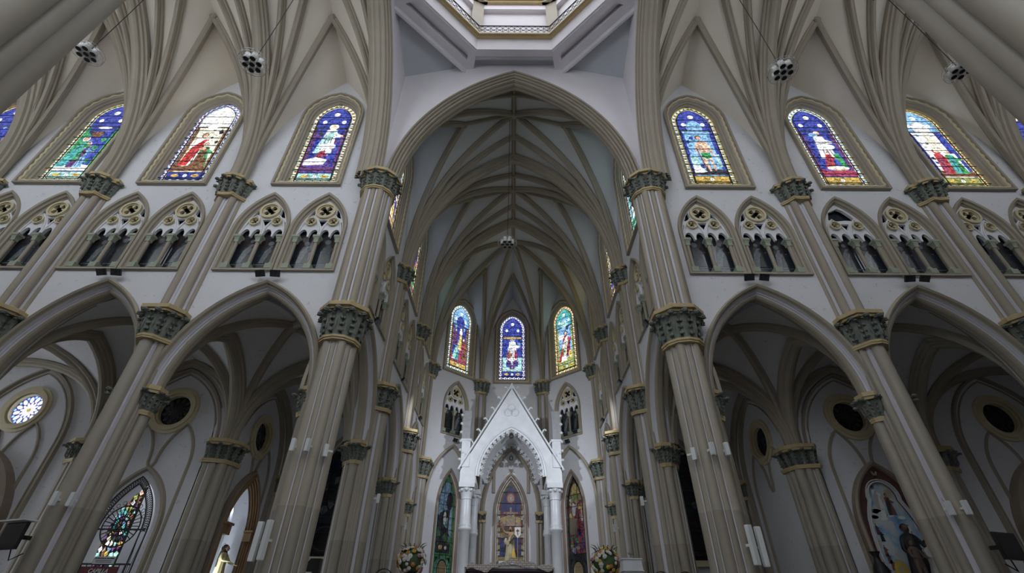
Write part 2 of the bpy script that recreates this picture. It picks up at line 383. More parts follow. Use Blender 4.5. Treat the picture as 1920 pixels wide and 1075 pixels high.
def vault(parent, F, L, W, wm, zc=ZU1, zt=23.3, zr=23.7, zl=22.95, zf=22.2, sides=(-1, 1), lat_rib=True, zb=None):
    """tierceron bay; F maps (u,w,z) to the world, u along the axis 0..L, w across"""
    uc = L/2
    def wb(mb):
        for sw in sides:
            for ua, sg in ((0, 1), (L, -1)):
                p0 = F(ua, sw*W, zc); tg = [F(ua, 0, zt), F(ua+sg*L*.26, 0, (zt+zr)/2), F(uc, 0, zr), F(uc, sw*W*.5, zl), F(uc, sw*W, zf)]
                for a, b in zip(tg, tg[1:]): web(mb, p0, a, b)
    part('vault_web', None, wb, wm, parent)
    for sw in sides:
        for ua, sg in ((0, 1), (L, -1)):
            p0 = F(ua+sg*.06, sw*(W-.06), zc)
            rib(parent, p0, F(ua+sg*L*.26, 0, (zt+zr)/2), RIB); rib(parent, p0, F(uc, 0, zr), RIB); rib(parent, p0, F(uc, sw*W*.5, zl), RIB)
        if lat_rib: ridge(parent, F(uc, 0, zr), F(uc, sw*W*.5, zl))
        boss(parent, F(uc, sw*W*.5, zl), .14)
    ridge(parent, F(0, 0, zt), F(uc, 0, zr)); ridge(parent, F(uc, 0, zr), F(L, 0, zt)); boss(parent, F(uc, 0, zr))
for sx in (-1, 1):
    sd = 'left' if sx < 0 else 'right'
    C = struct('ceiling_transept_'+sd, 'cream warm-lit ribbed vault over the %s transept arm' % sd)
    for i in range(4):
        vault(C, lambda u, w, z, i=i: Vector((sx*(CX[i]+u), YM+w, z)), LB[i], YW-YM, 'web_warmlit', lat_rib=False)
        if i < 3:
            for sw in (-1, 1): rib(C, (sx*CX[i+1], YM+sw*(YW-YM-.12), ZU1), (sx*CX[i+1], YM, 23.3), RIBT, name='transverse_rib')
CC = struct('ceiling_choir', 'grey dim-lit ribbed vault over the choir with a long ridge rib')
for i in range(2):
    vault(CC, lambda u, w, z, i=i: Vector((w, YC[i]+u, z)), CB[i], XW, 'web_dimlit', zr=23.8, zt=23.5)
    for sw in (-1, 1): rib(CC, (sw*(XW-.12), YC[i+1], ZU1), (0, YC[i+1], 23.5), RIBT, name='transverse_rib')
# apse vault: ribs gather at one boss
AP = struct('ceiling_apse', 'grey dim-lit ribbed vault fanning out above the apse windows')
PB = Vector((0, 25.1, 23.8))
SP = [(-5.25, 22.8), (-5.25, 27.46), (-2.15, 30.1), (2.15, 30.1), (5.25, 27.46), (5.25, 22.8)]
def apweb(mb):
    for a, b in zip(SP, SP[1:]):
        m = Vector(((a[0]+b[0])/2, (a[1]+b[1])/2, 22.2)); lb = m.lerp(PB, .45); lb.z = 22.9
        for q in (a, b):
            p0 = (q[0], q[1], ZU1); web(mb, p0, PB, lb); web(mb, p0, lb, m)
    for sw in (-1, 1): web(mb, (sw*XW, 22.8, ZU1), (0, 22.8, 23.5), PB)
part('vault_web', None, apweb, 'web_dimlit', AP)
for a, b in zip(SP, SP[1:]):
    m = Vector(((a[0]+b[0])/2, (a[1]+b[1])/2, 22.2)); lb = m.lerp(PB, .45); lb.z = 22.9
    for q in (a, b): rib(AP, (q[0], q[1], ZU1), lb, RIB)
    boss(AP, lb, .13)
for q in SP: rib(AP, (q[0]*.98, q[1]-.08, ZU1), PB, RIB)
ridge(AP, (0, 22.8, 23.5), PB); boss(AP, PB, .3)
# ---- aisle vaults
def qvault(parent, x0, x1, y0, y1, zc=ZS+.05, zt=10.25, zr=10.75, wm='plaster'):
    xm, ym = (x0+x1)/2, (y0+y1)/2; c = (xm, ym, zr)
    def wb(mb):
        for x in (x0, x1):
            for y in (y0, y1):
                web(mb, (x, y, zc), c, (xm, y, zt), 12); web(mb, (x, y, zc), c, (x, ym, zt), 12)
    part('vault_web', None, wb, wm, parent)
    for x in (x0, x1):
        for y in (y0, y1): rib(parent, (x, y, zc), c, RIB, n=12)
    boss(parent, c, .2)
def arch_rib(parent, pa, pb, zt=10.25, prof=RIBA):
    m = ((pa[0]+pb[0])/2, (pa[1]+pb[1])/2, zt)
    for q in (pa, pb): rib(parent, (q[0], q[1], ZS+.05), m, prof, n=12, name='transverse_rib')
for sx in (-1, 1):
    sd = 'left' if sx < 0 else 'right'
    C = struct('ceiling_aisle_'+sd, 'low ribbed vaults over the %s aisle bays' % sd)
    yi, xi = YW+WT, XW+WT
    for i in range(3):
        xa = xi if i == 0 else CXA[i]; qvault(C, sx*xa, sx*CXA[i+1], yi, YA-.05)
        arch_rib(C, (sx*CXA[i+1], yi-.1), (sx*CXA[i+1], YA-.05))
        arch_rib(C, (sx*xa, YA-.1), (sx*CXA[i+1], YA-.1), prof=RIBA if i == 0 else RIB)
    qvault(C, sx*xi, sx*(XA-.05), YA, 22.7)
    arch_rib(C, (sx*xi, YA), (sx*xi, yi)); arch_rib(C, (sx*(XA-.05), YA), (sx*(XA-.05), 22.7), prof=RIB); arch_rib(C, (sx*xi, 22.65), (sx*XA, 22.65), prof=RIB)
    o = part('wall_aisle_outer_'+sd, None, lambda mb: mb.box((sx*24.75, 15.2, 5.6), (.3, 5.2, 11.2) if sx > 0 else (.3, .6, 11.2)), 'plaster', None); tag(o, 'unseen end wall of the aisle, shaped to control light, on the '+sd, kind='structure')  # unseen; left end kept open for daylight, right end closed to stay dark
# roof slabs over the aisles keep daylight out
    part('roof_slab', None, lambda mb: (mb.box((sx*15.2, 15.3, 11.3), (19.3, 4.8, .2)), mb.box((sx*8.1, 20.1, 11.3), (5.2, 5.6, .2))), 'plaster', C)
# ------------------------------------------------------------------ crossing
XR = struct('wall_crossing', 'pale walls above the four crossing arches')
BIGF = [(.62, 0), (.62, -.18), (.57, -.23), (.51, -.18), (.49, -.04), (.45, -.04), (.43, -.13), (.37, -.16), (.32, -.11), (.30, .05), (.265, .05), (.245, -.03), (.19, -.05), (.145, .0), (.13, .15), (.095, .15), (.08, .08), (.03, .08), (-.01, .13), (-.01, .24), (.03, .26), (.03, .31), (-.03, .34), (-.05, .4)]
BIGF = [(e*.6, d*.75) for e, d in BIGF]; BIG = BIGF+[(e, .66-d) for e, d in reversed(BIGF)]
SI, HI = 4.55, 7.33
for nm, M in (('choir', place(0, YW-.12)), ('left', place(-XW+.12, YM, 0, PI/2)), ('right', place(XW-.12, YM, 0, -PI/2)), ('nave', place(0, YN+.12, 0, PI))):
    part('crossing_arch', 'xarch', lambda mb: frame(mb, BIG, SI, HI, ZU1, n=22), 'taupe', XR, M)
    def sp(mb):
        a = arch_path(SI, HI, ZU1, None, .3, 22)
        plate(mb, [(5.3, 15.0), (5.3, 24.2), (-5.3, 24.2), (-5.3, 15.0), (-4.85, 15.0)]+a[::-1]+[(4.85, 15.0)], [], .03, .6)
    part('spandrel', 'xsp', sp, 'crossing_white', XR, M)
CEI = struct('ceiling_crossing', 'octagonal ceiling opening to the lantern above the crossing')
def octp(ap, k=0): return [(ap/math.cos(PI/8)*math.cos(PI/8+i*PI/4), YM+ap/math.cos(PI/8)*math.sin(PI/8+i*PI/4)) for i in range(8)]
def prsm(mb, lo, hi, z0, z1):
    n = len(lo); mb.loft([[(x, y, z0) for x, y in lo], [(x, y, z1) for x, y in hi]], 0, False, True, False)
def octring(mb, a0, a1, z0, z1):
    I, O = octp(a0), octp(a1)
    mb.loft([[(x, y, z0) for x, y in I], [(x, y, z1) for x, y in I], [(x, y, z1) for x, y in O], [(x, y, z0) for x, y in O], [(x, y, z0) for x, y in I]], 0, False, True, False)
AP0 = 4.28
part('ring_beam', None, lambda mb: (octring(mb, AP0, AP0+.5, 23.45, 24.45), octring(mb, AP0-.06, AP0+.3, 23.35, 23.5)), 'crossing_white', CEI)
part('cornice', None, lambda mb: (octring(mb, AP0-.14, AP0+.3, 24.42, 24.5), octring(mb, AP0-.24, AP0+.3, 24.5, 24.62)), 'gold', CEI)
# straight recesses on the four sides, diagonal coffered beams, sloping corner panels
for k in range(4):
    R = Matrix.Translation((0, YM, 0)) @ Matrix.Rotation(k*PI/2, 4, 'Z')
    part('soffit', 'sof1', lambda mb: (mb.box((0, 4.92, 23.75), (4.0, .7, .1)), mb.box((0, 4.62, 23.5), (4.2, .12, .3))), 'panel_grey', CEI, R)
    R2 = R @ Matrix.Rotation(PI/4, 4, 'Z')
    def coffer(mb):
        z = 23.3; y0, y1 = AP0+.02, AP0+1.05
        plate2 = [(-2.45, y1), (-1.8, y0), (1.8, y0), (2.45, y1)]
        h = [(-1.75, y0+.62), (-1.55, y0+.3), (1.55, y0+.3), (1.75, y0+.62)]
        t = MB(); plate(t, plate2, [h], 0, .35); mb.add([(x, zz, z+d) for x, d, zz in t.v], t.f)
        mb.box((0, y0+.46, z+.4), (3.6, .5, .06)); mb.box((0, y1, z-.05), (4.7, .1, .5))
    part('coffered_beam', 'coff', coffer, 'crossing_white', CEI, R2)
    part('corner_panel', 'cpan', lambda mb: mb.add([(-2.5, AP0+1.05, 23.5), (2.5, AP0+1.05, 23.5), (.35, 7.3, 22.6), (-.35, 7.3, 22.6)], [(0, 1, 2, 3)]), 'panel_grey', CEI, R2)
def drum(mb):
    octring(mb, 5.15, 5.5, 24.4, 29.0); octring(mb, 4.9, 5.5, 29.0, 29.5)
part('drum_wall', None, drum, 'crossing_white', CEI)
part('drum_floor', None, lambda mb: octring(mb, AP0+.2, 5.3, 24.4, 24.5), 'crossing_white', CEI)
part('drum_cornice', None, lambda mb: (octring(mb, 4.75, 5.2, 29.5, 29.7), octring(mb, 4.62, 5.2, 29.7, 29.88)), 'gold', CEI)
for k in range(8):
    a = PI/8+k*PI/4; r = 5.0/math.cos(PI/8)
    part('corner_pilaster', 'pil', lambda mb: (mb.box((0, 0, 27.3), (.5, .62, 4.4)), mb.box((-.05, 0, 29.65), (.8, .9, .3)), mb.box((-.02, 0, 24.9), (.7, .8, .8))), 'taupe', CEI, Matrix.Translation((r*math.cos(a), YM+r*math.sin(a), 0)) @ Matrix.Rotation(a, 4, 'Z'))
# drum windows stage above the cornice
def drum_top(mb):
    for k in range(8):
        t = MB(); hs = [[(x+dx, z) for x, z in arch_path(.55, .8, 31.8, 30.35, 0, 5)] for dx in (-.8, .8)]
        plate(t, [(-2.2, 29.8), (2.2, 29.8), (2.2, 33.6), (-2.2, 33.6)], hs, 0, .3)
        a = k*PI/4; cs, sn = math.cos(a), math.sin(a)
        mb.add([(x*cs-(d+5.2)*sn, YM+x*sn+(d+5.2)*cs, z) for x, d, z in t.v], t.f)
part('drum_upper_wall', None, drum_top, 'crossing_white', CEI)
for k in range(8):
    for dx in (-.8, .8):
        M = Matrix.Translation((0, YM, 0)) @ Matrix.Rotation(k*PI/4, 4, 'Z') @ Matrix.Translation((dx, 5.3, 0))
        g = part('drum_window', 'dwin', lambda mb: plate(mb, arch_path(.55, .8, 31.8, 30.35, 0, 5), [], .02, None), 'g_cream', CEI, M)
        part('pane', 'dwp', lambda mb: [plate(mb, [(-.5+.34*i, 30.4+.34*j), (-.2+.34*i, 30.4+.34*j), (-.2+.34*i, 30.7+.34*j), (-.5+.34*i, 30.7+.34*j)], [], 0, None, (i+j) % 3) for i in range(3) for j in range(4)], ['g_white', 'g_yellow', 'g_sky'], g)
# iron balustrade on the cornice
IP = octp(AP0-.12)
for k in range(8):
    a, b = Vector((*IP[k], 24.62)), Vector((*IP[(k+1) % 8], 24.62))
    def bal(mb, a=a, b=b):
        for z in (.06, .86): mb.tube([a+Vector((0, 0, z)), b+Vector((0, 0, z))], .03, 5)
        n = 12
        for i in range(n+1): p = a.lerp(b, i/n); mb.tube([p, p+Vector((0, 0, .88))], .016, 4)
        for i in range(n):
            p, q = a.lerp(b, i/n), a.lerp(b, (i+1)/n); c = (p+q)/2; d = (q-p)*.5
            for z in (.27, .62): mb.tube([c+d*math.cos(t*PI/4)*.8+Vector((0, 0, z+.16*math.sin(t*PI/4))) for t in range(8)], .014, 4, closed=True)
    part('balustrade', None, bal, 'iron', CEI)
# ------------------------------------------------------------------ columns
def leaf_mesh(mb):
    sp = [(0, 0, .085), (.03, .3, .115), (.055, .6, .105), (.11, .84, .10), (.19, .95, .08), (.235, .86, .05)]
    rings = [[(-w_, -o+.03, z), (-w_*.5, -o-.02, z), (0, -o-.035, z), (w_*.5, -o-.02, z), (w_, -o+.03, z)] for o, z, w_ in sp]
    mb.loft(rings, 0, True, False, False)
    [mb.ball((sx*.095, -.04-.1*q*q, q), (.035, .03, .06), 6) for sx in (-1, 1) for q in (.2, .42, .64)]; mb.ball((0, -.08, .5), (.02, .03, .3), 6); mb.ball((0, -.2, .93), (.085, .07, .075), 6); mb.ball((-.08, -.15, .86), .045, 6); mb.ball((.08, -.15, .86), .045, 6)
def capital(parent, name, outl, z0, z1, abac, leaves, M=None, grow=1.2):
    cx = sum(p[0] for p in outl)/len(outl); cy = sum(p[1] for p in outl)/len(outl)
    sc = lambda k: [(cx+(x-cx)*k, cy+(y-cy)*k) for x, y in outl]
    H = z1-z0; za = z1-.17
    key = (tuple(outl), z0, z1, grow)
    c = part(name, ('cb',)+key, lambda mb: mb.loft([[(x, y, z) for x, y in sc(k)] for k, z in ((1, z0), (1.0, z0+H*.3), (1+.4*(grow-1), z0+H*.55), (grow, za))], 0, False), 'capgreen', parent, M)
    part('astragal', ('ca',)+key, lambda mb: (mb.prism(sc(1.10), z0-.06, z0+.0), mb.prism(sc(1.15), z0+.0, z0+.07)), 'gold', c)
    ax = sum(p[0] for p in abac)/len(abac); ay = sum(p[1] for p in abac)/len(abac)
    ab = lambda k: [(ax+(x-ax)*k, ay+(y-ay)*k) for x, y in abac]
    part('abacus', ('cd', tuple(abac))+key, lambda mb: (mb.prism(ab(.88), za-.03, za+.05), mb.prism(ab(1.0), za+.05, z1)), 'gold', c)
    for x, y, a in leaves:
        part('leaf', 'leaf', leaf_mesh, 'leafstone', c, T(x, y, z0+.06) @ Matrix.Rotation(a, 4, 'Z') @ Matrix.Diagonal((min(1.25, H*1.15), 1.25, (za-z0-.06), 1)))
    return c
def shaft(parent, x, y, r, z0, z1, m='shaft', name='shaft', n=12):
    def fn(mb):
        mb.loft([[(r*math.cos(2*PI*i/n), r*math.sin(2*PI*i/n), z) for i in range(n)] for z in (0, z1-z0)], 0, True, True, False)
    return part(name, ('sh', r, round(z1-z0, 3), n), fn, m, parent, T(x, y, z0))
def ring(parent, x, y, r, z):
    part('shaft_ring', ('rg', r), lambda mb: mb.lathe([(r, -.02), (r*1.3, 0), (r*1.35, .05), (r*1.15, .08), (r*1.3, .11), (r*1.05, .16)], 12), 'gold', parent, T(x, y, z))
LOW_F = [(-.46, .06), (-.46, -.12), (-.37, -.25), (-.2, -.5), (0, -.57), (.2, -.5), (.37, -.25), (.46, -.12), (.46, .06)]
LOW_AB = [(-.66, .02), (-.66, -.3), (-.4, -.72), (.4, -.72), (.66, -.3), (.66, .02)]
LOW_LV = [(-.46, -.1, -1.3), (-.33, -.34, -.75), (-.12, -.52, -.3), (.12, -.52, .3), (.33, -.34, .75), (.46, -.1, 1.3)]
UP_F = [(-.5, .06), (-.5, -.06), (-.36, -.2), (-.24, -.38), (0, -.36), (.24, -.38), (.36, -.2), (.5, -.06), (.5, .06)]
UP_AB = [(-.64, .02), (-.64, -.2), (-.46, -.26), (-.44, -.44), (-.18, -.6), (.18, -.6), (.44, -.44), (.46, -.26), (.64, -.2), (.64, .02)]
UP_LV = [(-.5, -.04, -1.3), (-.35, -.26, -.6), (-.14, -.38, -.15), (.14, -.38, .15), (.35, -.26, .6), (.5, -.04, 1.3)]
SIDE_C = [(.24, .04), (.34, 0), (.44, .14), (.55, .26), (.55, .46), (.44, .58), (.34, .72), (.24, .68)]
SIDE_AB = [(.22, -.05), (.44, -.03), (.66, .15), (.66, .57), (.44, .75), (.22, .77)]
SIDE_LV = [(.39, .05, .4), (.53, .24, 1.3), (.55, .36, 1.57), (.53, .48, 1.8), (.39, .66, 2.7)]
SIDE_C, SIDE_AB = [[(x, round(y*.86, 3)) for x, y in q] for q in (SIDE_C, SIDE_AB)]; SIDE_LV = [(x, y*.86, a) for x, y, a in SIDE_LV]
mx = lambda pts: [(-x, y) for x, y in reversed(pts)]
mxl = lambda lv: [(-x, y, -a) for x, y, a in lv]
SZ0 = 6.2
def side_bearer(c, sg, M=None):
    P = Matrix.Identity(4) if M is None else M
    e = link('arch_respond', None, c, P) if False else c
    for x, y, r in ((.40, .31, .15), (.35, .1, .08), (.35, .52, .08)):
        p = P @ Vector((sg*x, y, 0)); shaft(c, p.x, p.y, r, 0, SZ0)
    capital(c, 'side_capital', SIDE_C if sg > 0 else mx(SIDE_C), SZ0, ZS, SIDE_AB if sg > 0 else mx(SIDE_AB), SIDE_LV if sg > 0 else mxl(SIDE_LV), M, 1.12)
REAR_C = [(-.34, .7), (.34, .7), (.3, .85), (.18, 1.0), (0, 1.06), (-.18, 1.0), (-.3, .85)]
REAR_AB = [(-.42, .68), (.42, .68), (.42, .9), (.24, 1.16), (-.24, 1.16), (-.42, .9)]
REAR_LV = [(.26, .88, 2.2), (0, 1.05, PI), (-.26, .88, -2.2)]
REAR_C, REAR_AB = [[(x*.85, round(.6+(y-.7)*.6, 3)) for x, y in q] for q in (REAR_C, REAR_AB)]; REAR_LV = [(x*.85, .6+(y-.7)*.6, a) for x, y, a in REAR_LV]
def column(label, M, sides=(-1, 1), rear=True, zf=0, lower=True, group=None, name='clustered_column'):
    c = thing(name, label, 'column', M, group)
    if lower:
        part('core', 'ccore', lambda mb: mb.prism([(-.37, .04), (-.35, -.08), (-.22, -.22), (-.1, -.36), (.1, -.36), (.22, -.22), (.35, -.08), (.37, .04)], 0, ZL0+.1), 'fillet', c)
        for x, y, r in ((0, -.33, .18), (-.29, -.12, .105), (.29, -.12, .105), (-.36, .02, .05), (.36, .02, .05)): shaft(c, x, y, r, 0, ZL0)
        for s_ in (-.19, .19): part('fillet', 'fill1', lambda mb: mb.prism([(-.06, .06), (-.045, -.07), (.045, -.07), (.06, .06)], 0, ZL0), 'fillet', c, T(s_*.98, -.235, 0))
        capital(c, 'lower_capital', LOW_F, ZL0, ZL1, LOW_AB, LOW_LV)
        part('base', 'cbase', lambda mb: (mb.prism([(-.7, .02), (-.7, -.4), (-.4, -.75), (.4, -.75), (.7, -.4), (.7, .02)], 0, .5), mb.prism([(-.58, .02), (-.58, -.3), (-.3, -.62), (.3, -.62), (.58, -.3), (.58, .02)], .5, .8)), 'shaft', c)
    part('upper_core', 'ucore', lambda mb: mb.prism([(-.44, .04), (-.38, -.08), (-.2, -.14), (-.09, -.2), (-.05, -.2), (-.03, -.15), (.03, -.15), (.05, -.2), (.09, -.2), (.2, -.14), (.38, -.08), (.44, .04)], ZL1-.05, ZU0+.1), 'fillet', c)
    for x, y, r in ((-.22, -.17, .125), (.22, -.17, .125), (-.42, -.01, .06), (.42, -.01, .06)):
        shaft(c, x, y, r, ZL1, ZU0, 'taupe', 'upper_shaft'); ring(c, x, y, r, ZL1)
    capital(c, 'upper_capital', UP_F, ZU0, ZU1, UP_AB, UP_LV)
    if lower:
        for sg in sides: side_bearer(c, sg)
        if rear:
            for x, y, r in ((0, .66, .13), (-.2, .6, .09), (.2, .6, .09)): shaft(c, x, y, r, 0, SZ0)
            capital(c, 'rear_capital', REAR_C, SZ0, ZS, REAR_AB, REAR_LV, None, 1.12)
    return c
for sx in (-1, 1):
    sd = 'left' if sx < 0 else 'right'; grp = 'clustered arcade columns'
    for i, pos in ((1, 'first'), (2, 'second'), (3, 'third'), (4, 'fourth')):
        column('taupe clustered arcade column, %s one outward from the %s crossing pier' % (pos, sd), place(sx*CX[i], YW), group=grp)
    for i, pos in ((1, 'first'), (2, 'second')):
        column('clustered column of the %s choir arcade, %s one behind the crossing pier' % (sd, pos), place(sx*XW, YC[i], 0, -sx*PI/2), group=grp)
    column('clustered column where the %s choir wall meets the apse' % sd, place(sx*XW, YC[3], 0, -sx*PI/2), sides=(sx,), rear=False, group=grp)
    c = column('slender wall shafts with green capital on the %s of the central apse window' % sd, place(sx*2.15, 30.05, 0, -sx*A0/2), lower=False, name='apse_shaft_cluster')
    for x in (-.12, .12): shaft(c, x, -.1, .11, 2.0, ZL1, 'taupe', 'lower_shaft')
    part('lower_core', 'lcore', lambda mb: mb.prism([(-.24, .04), (-.14, -.1), (.14, -.1), (.24, .04)], 2, ZL1), 'fillet', c)
# crossing piers
def poly(r, n, a0=0): return [(round(r*math.cos(a0+2*PI*i/n), 4), round(r*math.sin(a0+2*PI*i/n), 4)) for i in range(n)]
def pier(label, x, y, sx, near=False):
    c = thing('crossing_pier', label, 'pier', place(x, y) @ (Matrix.Diagonal((1.28, 1.28, 1, 1)) if near else Matrix.Identity(4)), 'crossing piers')
    N = 12
    part('core', 'pcore', lambda mb: (mb.prism(poly(.39, 12, PI/12), 0, ZL0), mb.prism(poly(.46, 12, PI/12), ZL0, ZU0+.1)), 'fillet', c)
    for k in range(N):
        a = 2*PI*k/N
        r = .15 if k % 2 == 0 else .095; R = .47 if k % 2 == 0 else .46
        px, py = R*math.cos(a), R*math.sin(a)
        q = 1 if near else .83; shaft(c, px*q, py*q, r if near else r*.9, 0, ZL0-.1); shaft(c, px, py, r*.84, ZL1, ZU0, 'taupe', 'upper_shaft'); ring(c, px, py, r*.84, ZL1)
        b = a+PI/N; part('fillet', 'fill2', lambda mb: mb.prism(poly(.045, 6), ZL1, ZU0), 'fillet', c, T(.485*math.cos(b), .485*math.sin(b), 0)); part('fillet', 'fill3', lambda mb: mb.prism(poly(.045, 6), 0, ZL0), 'fillet', c, T(.405*math.cos(b), .405*math.sin(b), 0))
    lv = [(.5*math.cos(2*PI*k/12), .5*math.sin(2*PI*k/12), 2*PI*k/12+PI/2) for k in range(12)]
    capital(c, 'lower_capital', poly(.53, 12), ZL0-.1, ZL1, poly(.8, 8, PI/8), lv, None, 1.28)
    lv = [(.52*math.cos(2*PI*k/12), .52*math.sin(2*PI*k/12), 2*PI*k/12+PI/2) for k in range(12)]
    capital(c, 'upper_capital', poly(.55, 12), ZU0, ZU1, poly(.76, 12), lv)
    part('base', 'pbase', lambda mb: (mb.prism(poly(.9, 8, PI/8), 0, .6), mb.prism(poly(.75, 8, PI/8), .6, 1.0)), 'shaft', c)
    if not near:
        shaft(c, sx*5.57-x, YW-y, .08, 0, ZS); shaft(c, sx*5.26-x, 12.56-y, .08, 0, ZS)
        side_bearer(c, sx, T(sx*5.25-x, YW-y, 0))
        side_bearer(c, -sx if sx < 0 else -1, T(sx*5.25-x, YW-y, 0) @ Matrix.Rotation(-sx*PI/2, 4, 'Z')) if False else None
        side_bearer(c, -sx, T(sx*5.25-x, YW-y, 0) @ Matrix.Rotation(-sx*PI/2, 4, 'Z'))
    return c
pier('massive clustered pier at the left of the choir opening', -4.98, 12.0, -1)
pier('massive clustered pier at the right of the choir opening', 4.98, 12.0, 1)
pier('dark clustered pier crossing the upper left corner, nearest the viewer', -5.2, 1.95, -1, True)
pier('dark clustered pier crossing the upper right corner, nearest the viewer', 5.2, 1.95, 1, True)
# wall responds of the aisles
def respond(label, M):
    c = thing('aisle_respond', label, 'column', M, 'aisle wall responds')
    part('core', 'rcore', lambda mb: mb.prism([(-.5, .05), (-.4, -.12), (-.2, -.22), (.2, -.22), (.4, -.12), (.5, .05)], 0, SZ0+.1), 'fillet', c)
    for x, y, r in ((0, -.24, .17), (-.27, -.15, .12), (.27, -.15, .12), (-.46, 0, .1), (.46, 0, .1)): shaft(c, x, y, r, 0, SZ0)
    capital(c, 'capital', [(-.6, .06), (-.58, -.1), (-.36, -.26), (0, -.42), (.36, -.26), (.58, -.1), (.6, .06)], SZ0, ZS, [(-.72, .02), (-.7, -.2), (-.4, -.46), (-.2, -.56), (.2, -.56), (.4, -.46), (.7, -.2), (.72, .02)],
            [(-.5, -.14, -.9), (-.27, -.3, -.4), (0, -.4, 0), (.27, -.3, .4), (.5, -.14, .9)], None, 1.12)
    return c
for sx in (-1, 1):
    sd = 'left' if sx < 0 else 'right'
    respond('clustered wall respond at the corner of the %s aisle' % sd, place(sx*(XA-.15), YA-.08, 0, -sx*PI/4))
    respond('clustered wall respond beside the outermost oculus of the %s aisle' % sd, place(sx*CX[2], YA))
    respond('clustered wall respond at the far end of the %s choir aisle' % sd, place(sx*(XA-.1), 22.6, 0, -sx*PI/4))
# ------------------------------------------------------------------ windows
WN = [0]
def window(label, M):
    WN[0] += 1
    return tag(link('window_%d' % WN[0], None, None, M), label, None, None, 'structure')
def RY(a): return Matrix.Rotation(a, 4, 'Y')
def rope(mb, s, h, zs, zb, e, d, r=.05):
    path = arch_path(s, h, zs, zb, e, 14, e); path.append(path[0]); pts = []
    for (x0, z0), (x1, z1) in zip(path, path[1:]):
        L = math.hypot(x1-x0, z1-z0); k = max(1, int(L/.06))
        for i in range(k): pts.append(Vector((x0+(x1-x0)*i/k, d, z0+(z1-z0)*i/k)))
    rings = []; m = len(pts); sdir = Vector((0, 1, 0))
    for i, p in enumerate(pts):
        t = (pts[(i+1) % m]-pts[i-1]).normalized(); a = t.cross(sdir).normalized()
        rings.append([p+a*(q*math.cos(f))+sdir*(q*math.sin(f)) for f, q in ((2*PI*j/6, r*(1+.38*math.cos(2*PI*j/6*1+i*1.1))) for j in range(6))])
    rings.append(rings[0]); mb.loft(rings, 0, True, True, False)
def quad(mb, x0, z0, x1, z1, d, mi): mb.add([(x0, d, z0), (x1, d, z0), (x1, d, z1), (x0, d, z1)], [(0, 1, 2, 3)], mi)
def flat(mb, pl, d, mi=0): mb.add([(x, d, z) for x, z in pl], [tuple(range(len(pl)))], mi)
def ell(cx, cz, rx, rz, n=12, a=0):
    c, s_ = math.cos(a), math.sin(a)
    return [(cx+rx*math.cos(t)*c-rz*math.sin(t)*s_, cz+rx*math.cos(t)*s_+rz*math.sin(t)*c) for t in (2*PI*i/n for i in range(n))]
def border_pane(mb, w_=.185, l=.27):
    quad(mb, -w_/2, -l/2, w_/2, l/2, 0, 0)
    for a in (PI/4, -PI/4): flat(mb, ell(0, 0, .042, .125, 8, a), -.003 if a > 0 else -.004, 1)
    flat(mb, ell(0, 0, .045, .045, 8), -.006, 2)
    for sx in (-1, 1):
        for sz in (-1, 1): flat(mb, [(sx*w_/2, sz*l/2), (sx*(w_/2-.07), sz*l/2), (sx*w_/2, sz*(l/2-.1))], -.003, 3)
SCH = dict(a=['g_cream', 'g_gold', 'g_purple', 'g_aqua'], b=['g_white', 'g_sky', 'g_red', 'g_blue'], c=['g_cream', 'g_olive', 'g_blue', 'g_gold'], d=['g_white', 'g_aqua', 'g_blue', 'g_gold'], e=['g_cream', 'g_gold', 'g_red', 'g_olive'],
           f=['d_olive', 'd_white', 'd_yellow', 'd_green'])
def person(cx, z0, h, robe, mantle=None, hair='brown', flesh='flesh', halo='yellow', lean=0., arm=0):
    w_ = h*.17; T_ = lambda x, z: (cx+x*h+lean*z*h, z0+z*h)
    P = []
    P.append((robe, [T_(*q) for q in ((-.2, 0), (.2, 0), (.16, .35), (.13, .62), (.12, .8), (.04, .84), (-.04, .84), (-.12, .8), (-.13, .62), (-.16, .35))]))
    if mantle: P.append((mantle, [T_(*q) for q in ((-.2, 0), (-.03, 0), (.04, .4), (.12, .62), (.12, .8), (.03, .8), (-.13, .55), (-.17, .3))]))
    P.append((robe, [T_(*q) for q in ((.1, .78), (.13, .7), (.26, .62+.2*arm), (.25, .55+.2*arm), (.12, .55), (.06, .66))]))
    P.append((flesh, ell(*T_(.27, .6+.2*arm), .03*h, .03*h, 8)))
    if isinstance(robe, str) and h > .9:
        for fx, fz in ((-.08, .1), (.03, .05), (.1, .14)): P.append(('dark', [T_(fx, fz), T_(fx+.022, fz), T_(fx*.6+.012, fz+.42), T_(fx*.6, fz+.42)]))
        P.append(('dark', [T_(-.14, .5), T_(.12, .56), T_(.12, .575), T_(-.14, .525)]))
    if halo: P.append((halo, ell(*T_(0, .92), .105*h, .105*h, 14)))
    P.append((hair, ell(*T_(0, .93), .07*h, .08*h, 12))); P.append((flesh, ell(*T_(.008, .915), .05*h, .062*h, 12)))
    return P
